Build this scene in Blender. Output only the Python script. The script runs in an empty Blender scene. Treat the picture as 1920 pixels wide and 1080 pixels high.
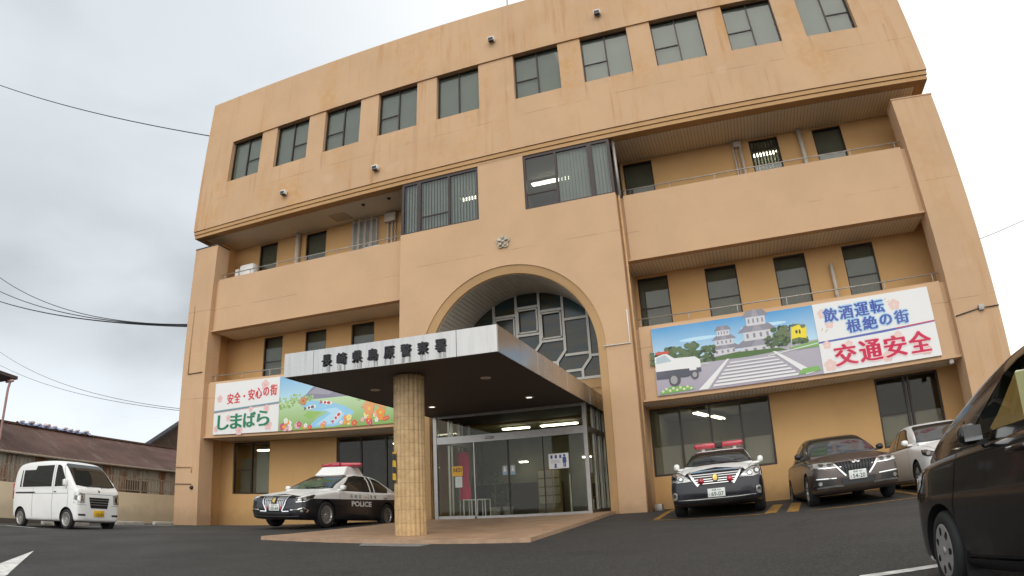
import bpy, bmesh, math, random
from math import sin, cos, pi, radians, sqrt, atan2
from mathutils import Vector, Matrix
from mathutils.bvhtree import BVHTree

random.seed(7)
S = bpy.context.scene
COL = S.collection

# ------------------------------------------------------------------ camera (wide barrel-distorting lens of the news camera)
cam_d = bpy.data.cameras.new('camera')
cam = bpy.data.objects.new('camera', cam_d)
COL.objects.link(cam)
S.camera = cam
CAM = Vector((5.7683, -16.038, 1.1975))
YAW, PIT, ROLL = 0.333, 0.3379, -0.0492
_f = Vector((-sin(YAW) * cos(PIT), cos(YAW) * cos(PIT), sin(PIT)))
_r = Vector((cos(YAW), sin(YAW), 0))
_u = _r.cross(_f)
_r2 = _r * cos(ROLL) + _u * sin(ROLL)
_u2 = -_r * sin(ROLL) + _u * cos(ROLL)
cam.matrix_world = Matrix(((_r2.x, _u2.x, -_f.x, CAM.x), (_r2.y, _u2.y, -_f.y, CAM.y), (_r2.z, _u2.z, -_f.z, CAM.z), (0, 0, 0, 1)))
cam_d.type = 'PANO'
cam_d.panorama_type = 'FISHEYE_LENS_POLYNOMIAL'
cam_d.sensor_fit = 'HORIZONTAL'
cam_d.sensor_width, cam_d.sensor_height = 19.2, 10.8
cam_d.fisheye_fov = radians(180)
cam_d.fisheye_polynomial_k0 = 0
cam_d.fisheye_polynomial_k1 = -0.08315
cam_d.fisheye_polynomial_k2 = 0
cam_d.fisheye_polynomial_k3 = 0.0000405
cam_d.fisheye_polynomial_k4 = 0
cam_d.clip_start, cam_d.clip_end = 0.05, 2000

# ------------------------------------------------------------------ sky: overcast, bright to the right, grey banks to the left
SUN_EL, SUN_AZ = radians(42), radians(170)      # azimuth clockwise from +Y (north)
w = bpy.data.worlds.new('World')
S.world = w
w.use_nodes = True
nt = w.node_tree
N, LK = nt.nodes, nt.links
N.clear()
def wn(t, **k):
    n = N.new(t)
    for a, b in k.items(): setattr(n, a, b)
    return n
out = wn('ShaderNodeOutputWorld')
sky = wn('ShaderNodeTexSky', sky_type='NISHITA', sun_disc=False)
sky.sun_elevation, sky.sun_rotation = SUN_EL, SUN_AZ
sky.air_density, sky.dust_density = 1.0, 3.0
bg1 = wn('ShaderNodeBackground'); bg1.inputs[1].default_value = 0.06
LK.new(sky.outputs[0], bg1.inputs[0])
tc = wn('ShaderNodeTexCoord')
mp = wn('ShaderNodeMapping'); mp.inputs['Scale'].default_value = (1.0, 1.0, 2.6); mp.inputs['Location'].default_value = (0.35, 0.1, 0.0)
LK.new(tc.outputs['Generated'], mp.inputs[0])
n1 = wn('ShaderNodeTexNoise'); n1.inputs['Scale'].default_value = 2.3; n1.inputs['Detail'].default_value = 6; n1.inputs['Roughness'].default_value = 0.46; n1.inputs['Distortion'].default_value = 0.3
LK.new(mp.outputs[0], n1.inputs[0])
sep = wn('ShaderNodeSeparateXYZ'); LK.new(tc.outputs['Generated'], sep.inputs[0])
def mth(op, a, b=None, clamp=False):
    n = wn('ShaderNodeMath', operation=op, use_clamp=clamp)
    for i, v in ((0, a), (1, b)):
        if v is None: continue
        if isinstance(v, (int, float)): n.inputs[i].default_value = v
        else: LK.new(v, n.inputs[i])
    return n.outputs[0]
# brightness of the cloud deck
right = wn('ShaderNodeMapRange', interpolation_type='SMOOTHSTEP'); right.inputs[1].default_value = -0.72; right.inputs[2].default_value = -0.02
LK.new(sep.outputs[0], right.inputs[0])
ramp = wn('ShaderNodeMapRange', interpolation_type='SMOOTHSTEP'); ramp.inputs[1].default_value = 0.36; ramp.inputs[2].default_value = 0.62
LK.new(n1.outputs[0], ramp.inputs[0])
# dark bank: a belt of elevation to the left
belt = mth('SUBTRACT', 1.0, mth('MULTIPLY', mth('ABSOLUTE', mth('SUBTRACT', sep.outputs[2], 0.27)), 6.0), True)
dark = mth('MULTIPLY', mth('MULTIPLY', belt, mth('SUBTRACT', 1.0, right.outputs[0])), mth('ADD', mth('MULTIPLY', mth('SUBTRACT', 1.0, ramp.outputs[0]), 0.9), 0.25), True)
lum = mth('ADD', mth('ADD', 0.765, mth('MULTIPLY', right.outputs[0], 0.46)), mth('MULTIPLY', ramp.outputs[0], 0.10))
lum = mth('SUBTRACT', lum, mth('MULTIPLY', dark, 0.17))
low = wn('ShaderNodeMapRange', interpolation_type='SMOOTHSTEP'); low.inputs[1].default_value = 0.24; low.inputs[2].default_value = 0.10; low.inputs[4].default_value = 0.22
LK.new(sep.outputs[2], low.inputs[0]); lum = mth('ADD', lum, low.outputs[0])
zen = wn('ShaderNodeMapRange', interpolation_type='SMOOTHSTEP'); zen.inputs[1].default_value = 0.5; zen.inputs[2].default_value = 1.0; zen.inputs[4].default_value = -0.15
LK.new(sep.outputs[2], zen.inputs[0])
lum = mth('ADD', lum, zen.outputs[0])
back = wn('ShaderNodeMapRange', interpolation_type='SMOOTHSTEP'); back.inputs[1].default_value = 0.05; back.inputs[2].default_value = -0.75; back.inputs[4].default_value = 0.66
LK.new(sep.outputs[1], back.inputs[0])
lum = mth('ADD', lum, back.outputs[0])          # thinner cloud, brighter sky on the side behind the camera
cmix = wn('ShaderNodeMix', data_type='RGBA'); cmix.inputs[6].default_value = (0.93, 1.0, 1.06, 1); cmix.inputs[7].default_value = (1.0, 1.0, 0.985, 1)
LK.new(right.outputs[0], cmix.inputs[0])
bg2 = wn('ShaderNodeBackground')
LK.new(cmix.outputs[2], bg2.inputs[0]); LK.new(lum, bg2.inputs[1])
mixw = wn('ShaderNodeMixShader'); mixw.inputs[0].default_value = 0.93
LK.new(bg1.outputs[0], mixw.inputs[1]); LK.new(bg2.outputs[0], mixw.inputs[2]); LK.new(mixw.outputs[0], out.inputs[0])

# ------------------------------------------------------------------ sun behind the cloud
sd = bpy.data.lights.new('sun', 'SUN')
sd.energy, sd.angle, sd.color = 0.5, radians(35), (1.0, 0.96, 0.9)
sun = bpy.data.objects.new('sun', sd)
COL.objects.link(sun)
_sd = Vector((sin(SUN_AZ) * cos(SUN_EL), cos(SUN_AZ) * cos(SUN_EL), sin(SUN_EL)))
sun.location = (0, -20, 40)
sun.rotation_euler = (-_sd).to_track_quat('-Z', 'Y').to_euler()

S.view_settings.view_transform = 'Standard'
S.view_settings.look = 'None'
S.view_settings.exposure = 0.0
S.view_settings.gamma = 1.0
S.render.engine = 'CYCLES'
S.cycles.use_denoising = True
S.cycles.max_bounces = 8
S.cycles.transparent_max_bounces = 16
S.cycles.sample_clamp_indirect = 4.0
S.cycles.caustics_reflective = False
S.cycles.caustics_refractive = False

# ------------------------------------------------------------------ materials
def newmat(name):
    m = bpy.data.materials.new(name)
    m.use_nodes = True
    t = m.node_tree
    t.nodes.clear()
    o = t.nodes.new('ShaderNodeOutputMaterial')
    p = t.nodes.new('ShaderNodeBsdfPrincipled')
    t.links.new(p.outputs[0], o.inputs[0])
    return m, t, p, o
class G:
    """tiny node-graph helper"""
    def __init__(s, t): s.t = t
    def n(s, kind, **k):
        x = s.t.nodes.new(kind)
        for a, b in k.items(): setattr(x, a, b)
        return x
    def l(s, a, b): s.t.links.new(a, b)
    def m(s, op, a, b=None, clamp=False):
        x = s.n('ShaderNodeMath', operation=op, use_clamp=clamp)
        for i, v in ((0, a), (1, b)):
            if v is None: continue
            if isinstance(v, (int, float)): x.inputs[i].default_value = v
            else: s.l(v, x.inputs[i])
        return x.outputs[0]
    def mix(s, f, a, b, mode='MIX'):
        x = s.n('ShaderNodeMix', data_type='RGBA', blend_type=mode)
        for i, v in ((0, f), (6, a), (7, b)):
            if isinstance(v, (int, float)): x.inputs[i].default_value = v
            elif isinstance(v, (tuple, list)): x.inputs[i].default_value = (*v, 1) if len(v) == 3 else v
            else: s.l(v, x.inputs[i])
        return x.outputs[2]
    def noise(s, vec, scale, detail=4, rough=0.5, stretch=None):
        if stretch:
            mp = s.n('ShaderNodeMapping'); mp.inputs['Scale'].default_value = stretch
            s.l(vec, mp.inputs[0]); vec = mp.outputs[0]
        x = s.n('ShaderNodeTexNoise'); x.inputs['Scale'].default_value = scale
        x.inputs['Detail'].default_value = detail; x.inputs['Roughness'].default_value = rough
        s.l(vec, x.inputs[0])
        return x.outputs[0]
    def ramp(s, v, a, b, lo=0.0, hi=1.0):
        x = s.n('ShaderNodeMapRange', interpolation_type='SMOOTHSTEP')
        x.inputs[1].default_value, x.inputs[2].default_value, x.inputs[3].default_value, x.inputs[4].default_value = a, b, lo, hi
        s.l(v, x.inputs[0])
        return x.outputs[0]
    def pos(s): return s.n('ShaderNodeNewGeometry').outputs['Position']
    def obj(s): return s.n('ShaderNodeTexCoord').outputs['Object']
    def sep(s, v):
        x = s.n('ShaderNodeSeparateXYZ'); s.l(v, x.inputs[0]); return x.outputs
    def bump(s, h, strength, dist, p):
        b = s.n('ShaderNodeBump'); b.inputs['Strength'].default_value = strength; b.inputs['Distance'].default_value = dist
        s.l(h, b.inputs['Height']); s.l(b.outputs[0], p.inputs['Normal'])
def pm(name, c, rough=0.6, metal=0.0, var=0.1, scale=4.0, bump=0.0, bscale=150, coat=0.0, spec=0.5):
    m, t, p, o = newmat(name)
    g = G(t)
    v = g.obj()
    nz = g.noise(v, scale, 5, 0.6)
    lo = tuple(x * (1 - var) for x in c); hi = tuple(min(1, x * (1 + var)) for x in c)
    g.l(g.mix(g.ramp(nz, 0.3, 0.7), lo, hi), p.inputs['Base Color'])
    g.l(g.ramp(nz, 0.2, 0.8, max(0.02, rough * 0.85), min(1, rough * 1.15)), p.inputs['Roughness'])
    p.inputs['Metallic'].default_value = metal
    p.inputs['Specular IOR Level'].default_value = spec
    if coat:
        p.inputs['Coat Weight'].default_value = coat; p.inputs['Coat Roughness'].default_value = 0.04
    if bump: g.bump(g.noise(v, bscale, 3), bump, 0.01, p)
    return m
def emit(name, c, s):
    m = bpy.data.materials.new(name); m.use_nodes = True; t = m.node_tree; t.nodes.clear()
    o = t.nodes.new('ShaderNodeOutputMaterial'); e = t.nodes.new('ShaderNodeEmission')
    e.inputs[0].default_value = (*c, 1); e.inputs[1].default_value = s
    t.links.new(e.outputs[0], o.inputs[0])
    return m
def glass(name, tint, refl=1.0, rough=0.02, ior=1.5):
    m = bpy.data.materials.new(name); m.use_nodes = True; t = m.node_tree; t.nodes.clear()
    g = G(t)
    o = g.n('ShaderNodeOutputMaterial'); tr = g.n('ShaderNodeBsdfTransparent'); gl = g.n('ShaderNodeBsdfGlossy')
    tr.inputs[0].default_value = (*tint, 1); gl.inputs['Roughness'].default_value = rough
    ge = g.n('ShaderNodeNewGeometry'); dt = g.n('ShaderNodeVectorMath', operation='DOT_PRODUCT')
    g.l(ge.outputs['Incoming'], dt.inputs[0]); g.l(ge.outputs['Normal'], dt.inputs[1])
    fres = g.m('ADD', 0.045, g.m('MULTIPLY', g.m('POWER', g.m('SUBTRACT', 1.0, g.m('ABSOLUTE', dt.outputs['Value']), True), 5.0), 0.95))
    # slightly wavy panes
    b = g.n('ShaderNodeBump'); b.inputs['Strength'].default_value = 0.02; b.inputs['Distance'].default_value = 0.02
    g.l(g.noise(g.pos(), 1.3, 1), b.inputs['Height']); g.l(b.outputs[0], gl.inputs['Normal'])
    mx = g.n('ShaderNodeMixShader')
    g.l(g.m('MULTIPLY', fres, refl, True), mx.inputs[0]); g.l(tr.outputs[0], mx.inputs[1]); g.l(gl.outputs[0], mx.inputs[2]); g.l(mx.outputs[0], o.inputs[0])
    return m

def plaster(name, c, stain=0.0, joints=False):
    m, t, p, o = newmat(name)
    g = G(t); v = g.pos()
    big = g.ramp(g.noise(v, 0.45, 5, 0.6), 0.3, 0.7)
    col = g.mix(big, tuple(x * 0.94 for x in c), tuple(min(1, x * 1.05) for x in c))
    fine = g.ramp(g.noise(v, 60, 3), 0.3, 0.7)
    col = g.mix(g.m('MULTIPLY', fine, 0.10), col, tuple(x * 0.7 for x in c))
    s = g.sep(v)
    if stain:
        # rain streaks: long drips below openings and ledges, broken by noise
        st = g.ramp(g.noise(v, 1.0, 5, 0.65, (1.9, 1.0, 0.16)), 0.52, 0.74)
        st2 = g.ramp(g.noise(v, 1.0, 3, 0.5, (7.5, 1.0, 0.35)), 0.55, 0.80)
        patch = g.ramp(g.noise(v, 0.35, 2), 0.35, 0.62)
        f = g.m('MULTIPLY', g.m('ADD', g.m('MULTIPLY', st, 0.75), g.m('MULTIPLY', st2, 0.55), True), g.m('MULTIPLY', patch, stain), True)
        col = g.mix(f, col, (c[0] * 0.78, c[1] * 0.60, c[2] * 0.40))
        gr = g.ramp(g.noise(v, 2.3, 6, 0.7, (1.0, 1.0, 0.6)), 0.6, 0.8)
        col = g.mix(g.m('MULTIPLY', gr, stain * 0.25), col, (0.22, 0.17, 0.12))
        bl = g.m('MULTIPLY', g.ramp(g.noise(v, 0.55, 4, 0.6, (1.0, 1.0, 0.7)), 0.48, 0.68), g.ramp(g.noise(v, 5.0, 4, 0.7), 0.3, 0.62))
        col = g.mix(g.m('MULTIPLY', bl, min(1.0, stain * 0.55)), col, (c[0] * 0.92, c[1] * 0.78, c[2] * 0.50))
        rp = g.m('MULTIPLY', g.ramp(g.noise(v, 0.9, 1, 0.3, (1.3, 1, 1.6)), 0.70, 0.73), min(1.0, stain * 0.13))
        col = g.mix(rp, col, (0.68, 0.52, 0.38))
    if stain > 1:
        # dirty runs from the sill corners of the regular window row
        u = g.m('SUBTRACT', g.m('MULTIPLY', g.m('FRACT', g.m('DIVIDE', g.m('ADD', g.m('ABSOLUTE', s[0]), -0.242), 2.3)), 2.3), 1.15)
        e = g.m('ABSOLUTE', g.m('SUBTRACT', g.m('ABSOLUTE', u), 0.74))
        wv = g.m('MULTIPLY', g.noise(v, 1.0, 3, 0.6, (3.0, 1.0, 0.9)), 0.16)
        run = g.ramp(g.m('ADD', e, wv), 0.07, 0.15, 1.0, 0.0)
        ln_ = g.noise(v, 1.0, 1, 0.5, (0.43, 1, 0.0))
        fade = g.ramp(g.m('ADD', s[2], g.m('MULTIPLY', ln_, -1.6)), 11.6, 12.7)
        run = g.m('MULTIPLY', g.m('MULTIPLY', run, fade), g.m('LESS_THAN', s[2], 13.46))
        run = g.m('MULTIPLY', run, g.ramp(g.noise(v, 1.0, 4, 0.7, (14, 1, 0.5)), 0.35, 0.7))
        col = g.mix(g.m('MULTIPLY', run, g.ramp(g.noise(v, 0.6, 1), 0.35, 0.6, 0.15, 0.75)), col, (0.30, 0.185, 0.085))
    if joints:
        wob = g.m('MULTIPLY', g.m('SUBTRACT', g.noise(v, 2.5, 3), 0.5), 0.03)
        brk = g.ramp(g.noise(v, 1.1, 3), 0.42, 0.6)
        zz = g.m('ADD', s[2], wob)
        ln = None
        for z0 in (12.82, 8.35, 5.05):
            d = g.m('LESS_THAN', g.m('ABSOLUTE', g.m('SUBTRACT', zz, z0)), 0.009)
            ln = d if ln is None else g.m('MAXIMUM', ln, d)
        for x0 in (-5.5, -0.62, 8.3):
            d = g.m('MULTIPLY', g.m('LESS_THAN', g.m('ABSOLUTE', g.m('SUBTRACT', g.m('ADD', s[0], wob), x0)), 0.007), g.m('GREATER_THAN', s[2], 11.7))
            ln = g.m('MAXIMUM', ln, g.m('MULTIPLY', d, g.m('LESS_THAN', s[2], 13.4)))
        col = g.mix(g.m('MULTIPLY', g.m('MULTIPLY', ln, brk), 0.55), col, (0.25, 0.15, 0.08))
    gr2 = g.m('MULTIPLY', g.ramp(g.m('ADD', s[2], g.m('MULTIPLY', g.noise(v, 2.2, 5, 0.7), 0.9)), 1.25, 1.75, 1.0, 0.0), 0.5)
    col = g.mix(gr2, col, tuple(x * 0.55 for x in c))
    g.l(col, p.inputs['Base Color'])
    p.inputs['Roughness'].default_value = 0.85
    p.inputs['Specular IOR Level'].default_value = 0.25
    h = g.m('ADD', g.noise(v, 90, 3), g.m('MULTIPLY', g.noise(v, 9, 4), 1.5))
    g.bump(h, 0.22, 0.012, p)
    return m
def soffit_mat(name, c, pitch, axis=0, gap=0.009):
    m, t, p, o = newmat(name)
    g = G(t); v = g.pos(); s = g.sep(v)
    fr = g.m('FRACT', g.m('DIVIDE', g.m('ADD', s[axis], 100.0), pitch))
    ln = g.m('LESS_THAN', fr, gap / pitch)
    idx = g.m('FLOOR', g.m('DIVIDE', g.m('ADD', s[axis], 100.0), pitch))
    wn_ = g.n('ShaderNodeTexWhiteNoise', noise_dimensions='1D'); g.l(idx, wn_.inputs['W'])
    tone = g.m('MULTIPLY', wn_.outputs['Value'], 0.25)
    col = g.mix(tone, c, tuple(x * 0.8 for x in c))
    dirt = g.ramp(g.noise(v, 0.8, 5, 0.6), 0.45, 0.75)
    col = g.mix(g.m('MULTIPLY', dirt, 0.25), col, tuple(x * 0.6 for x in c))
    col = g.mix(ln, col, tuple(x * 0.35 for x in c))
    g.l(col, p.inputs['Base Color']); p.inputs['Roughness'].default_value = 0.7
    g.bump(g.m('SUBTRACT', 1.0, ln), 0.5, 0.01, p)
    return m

M = {}
M['wall'] = plaster('plaster_cream', (0.605, 0.395, 0.235), 0.0, True)
M['wall_stained'] = plaster('plaster_cream_stained', (0.605, 0.395, 0.235), 1.3, True)
M['wall_pier'] = plaster('plaster_cream_weathered', (0.595, 0.39, 0.235), 0.6, True)
M['ochre'] = plaster('plaster_ochre', (0.64, 0.39, 0.17), 0.12, False)
M['archframe'] = plaster('plaster_arch', (0.55, 0.345, 0.17), 0.3, False)
M['cornice'] = plaster('plaster_cornice', (0.52, 0.315, 0.15), 0.4, False)
M['soffit'] = soffit_mat('soffit_boards', (0.82, 0.75, 0.63), 0.10, 0)
M['soffit_plain'] = pm('soffit_plain', (0.50, 0.43, 0.34), 0.8, var=0.08, scale=1.2)
M['vault'] = pm('vault_slats', (0.60, 0.55, 0.47), 0.6, var=0.06)
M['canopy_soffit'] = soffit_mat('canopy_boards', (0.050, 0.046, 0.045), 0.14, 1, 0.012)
M['frame'] = pm('bronze_frame', (0.045, 0.030, 0.026), 0.45, 0.2, var=0.15)
M['frame_dark'] = pm('dark_frame', (0.03, 0.022, 0.02), 0.45, 0.2, var=0.15)
M['white_frame'] = pm('aluminium_mullion', (0.46, 0.435, 0.39), 0.45, 0.3, var=0.1)
M['steel'] = pm('stainless_post', (0.34, 0.32, 0.30), 0.35, 0.85, var=0.1, scale=9)
M['rail'] = pm('grey_handrail', (0.40, 0.37, 0.33), 0.5, 0.4, var=0.15)
M['pipe'] = pm('pale_pipe', (0.55, 0.47, 0.38), 0.6, var=0.1)
M['pipe_cream'] = pm('cream_pipe', (0.50, 0.31, 0.15), 0.6, var=0.1)
M['glass'] = glass('window_glass', (0.70, 0.715, 0.68), 1.0)
M['glass_dark'] = glass('dark_window_glass', (0.74, 0.75, 0.70), 0.9)
M['glass_gf'] = glass('ground_floor_glass', (0.78, 0.77, 0.71), 0.45)
M['glass_door'] = glass('door_glass', (0.89, 0.90, 0.85), 0.35)
M['blind'] = pm('grey_blind', (0.52, 0.55, 0.53), 0.9, var=0.06, scale=2)
M['blind_dark'] = pm('dim_blind', (0.34, 0.34, 0.31), 0.9, var=0.15, scale=1.5)
M['curtain'] = pm('pale_curtain', (0.62, 0.68, 0.70), 0.9, var=0.06, scale=2)
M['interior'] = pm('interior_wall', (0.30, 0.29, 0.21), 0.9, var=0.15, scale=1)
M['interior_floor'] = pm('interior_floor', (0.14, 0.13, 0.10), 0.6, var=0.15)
M['frost'] = pm('frosted_film', (0.42, 0.42, 0.39), 0.7, var=0.08, scale=1.5)
M['lamp'] = emit('fluorescent_tube', (1.0, 0.95, 0.78), 14.0)
M['lamp_warm'] = emit('warm_tube', (1.0, 0.88, 0.5), 3.2)
M['downlight'] = emit('downlight_lens', (1.0, 0.93, 0.8), 5.0)
M['black'] = pm('black_plastic', (0.012, 0.012, 0.013), 0.45, var=0.2)
M['lettering'] = pm('letter_enamel', (0.015, 0.013, 0.016), 0.35, 0.3, var=0.1)
M['white_paint'] = pm('white_metal_paint', (0.72, 0.71, 0.68), 0.45, var=0.05)
M['cable'] = pm('cable_sheath', (0.03, 0.03, 0.035), 0.6, var=0.1)
M['emblem'] = pm('weathered_emblem', (0.46, 0.40, 0.31), 0.45, 0.35, var=0.35, scale=12)

# stainless fascia, with soft weather streaks
m, t, p, o = newmat('stainless_fascia'); g = G(t); v = g.pos()
st = g.ramp(g.noise(v, 1.0, 4, 0.6, (9.0, 9.0, 0.8)), 0.4, 0.75)
g.l(g.mix(g.m('MULTIPLY', st, 0.5), (0.47, 0.452, 0.43), (0.33, 0.315, 0.295)), p.inputs['Base Color'])
p.inputs['Metallic'].default_value = 0.85
g.l(g.ramp(g.noise(v, 2.0, 3), 0.3, 0.7, 0.16, 0.28), p.inputs['Roughness'])
M['fascia'] = m
# asphalt
m, t, p, o = newmat('asphalt'); g = G(t); v = g.pos()
a = g.ramp(g.noise(v, 0.25, 6, 0.6), 0.3, 0.7)
col = g.mix(a, (0.027, 0.0245, 0.0215), (0.043, 0.0395, 0.035))
sp = g.ramp(g.noise(v, 160, 2, 0.7), 0.35, 0.75)
col = g.mix(g.m('MULTIPLY', sp, 0.55), col, (0.085, 0.080, 0.072))
pt = g.ramp(g.noise(v, 1.7, 5, 0.65), 0.56, 0.7)
col = g.mix(g.m('MULTIPLY', pt, 0.5), col, (0.020, 0.019, 0.018))
vo = g.n('ShaderNodeTexVoronoi', feature='DISTANCE_TO_EDGE'); vo.inputs['Scale'].default_value = 0.22
mpv = g.n('ShaderNodeMapping'); g.l(v, mpv.inputs[0])
add = g.n('ShaderNodeVectorMath', operation='ADD'); nzv = g.n('ShaderNodeTexNoise'); nzv.inputs['Scale'].default_value = 1.3; nzv.inputs['Detail'].default_value = 5; g.l(v, nzv.inputs[0])
g.l(mpv.outputs[0], add.inputs[0]); g.l(nzv.outputs[1], add.inputs[1]); g.l(add.outputs[0], vo.inputs[0])
crk = g.m('MULTIPLY', g.m('LESS_THAN', vo.outputs[0], 0.0045), g.ramp(g.noise(v, 0.5, 2), 0.5, 0.6))
col = g.mix(g.m('MULTIPLY', crk, 0.7), col, (0.015, 0.015, 0.015))
agg = g.n('ShaderNodeTexVoronoi'); agg.inputs['Scale'].default_value = 30; g.l(v, agg.inputs['Vector'])
col = g.mix(g.m('MULTIPLY', g.m('LESS_THAN', agg.outputs['Distance'], 0.32), 0.6), col, (0.125, 0.116, 0.104))
mid = g.ramp(g.noise(v, 17, 5, 0.8), 0.38, 0.62)
col = g.mix(g.m('MULTIPLY', mid, 0.55), col, (0.018, 0.017, 0.016))
oil = g.ramp(g.noise(v, 0.8, 2, 0.4), 0.66, 0.72)
col = g.mix(g.m('MULTIPLY', oil, 0.2), col, (0.012, 0.012, 0.012))
g.l(col, p.inputs['Base Color'])
g.l(g.ramp(g.noise(v, 0.6, 4), 0.3, 0.7, 0.62, 0.88), p.inputs['Roughness'])
g.bump(g.m('ADD', g.noise(v, 130, 3, 0.7), g.m('MULTIPLY', g.noise(v, 28, 3, 0.7), 1.6)), 0.75, 0.02, p)
M['asphalt'] = m
# porch tiles
m, t, p, o = newmat('porch_tile'); g = G(t); v = g.pos()
bt = g.n('ShaderNodeTexBrick'); bt.offset = 0.0; bt.inputs['Scale'].default_value = 1.0
bt.inputs['Brick Width'].default_value = 0.3; bt.inputs['Row Height'].default_value = 0.3; bt.inputs['Mortar Size'].default_value = 0.006
bt.inputs['Color1'].default_value = (0.46, 0.29, 0.175, 1); bt.inputs['Color2'].default_value = (0.39, 0.24, 0.145, 1); bt.inputs['Mortar'].default_value = (0.26, 0.18, 0.12, 1)
g.l(v, bt.inputs['Vector'])
d = g.ramp(g.noise(v, 1.2, 6, 0.65), 0.4, 0.75)
g.l(g.mix(g.m('MULTIPLY', d, 0.45), bt.outputs[0], (0.22, 0.155, 0.105)), p.inputs['Base Color'])
g.l(g.ramp(g.noise(v, 2, 4), 0.3, 0.7, 0.4, 0.7), p.inputs['Roughness'])
M['tile'] = m
# column tiles
m, t, p, o = newmat('column_tile'); g = G(t); v = g.pos(); s = g.sep(v)
fr = g.m('FRACT', g.m('DIVIDE', s[2], 0.24)); ln = g.m('LESS_THAN', fr, 0.04)
nz = g.ramp(g.noise(v, 6, 5, 0.65), 0.3, 0.7)
col = g.mix(nz, (0.46, 0.30, 0.135), (0.62, 0.43, 0.21))
idx = g.m('FLOOR', g.m('DIVIDE', s[2], 0.24))
col = g.mix(g.m('MULTIPLY', g.ramp(g.noise(v, 30, 3), 0.4, 0.7), 0.25), col, (0.33, 0.20, 0.085))
col = g.mix(g.m('MULTIPLY', ln, 0.6), col, (0.24, 0.15, 0.07))
g.l(col, p.inputs['Base Color']); p.inputs['Roughness'].default_value = 0.4
g.bump(g.m('SUBTRACT', 1.0, ln), 0.4, 0.008, p)
M['coltile'] = m
# printed sheet: colours from the print itself
m, t, p, o = newmat('printed_sheet'); g = G(t)
ca = g.n('ShaderNodeVertexColor', layer_name='ink')
fade = g.ramp(g.noise(g.pos(), 1.1, 5, 0.6), 0.35, 0.75)
g.l(g.mix(g.m('MULTIPLY', fade, 0.08), ca.outputs[0], (0.75, 0.72, 0.66)), p.inputs['Base Color'])
p.inputs['Roughness'].default_value = 0.45; p.inputs['Specular IOR Level'].default_value = 0.3
M['print'] = m

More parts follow.
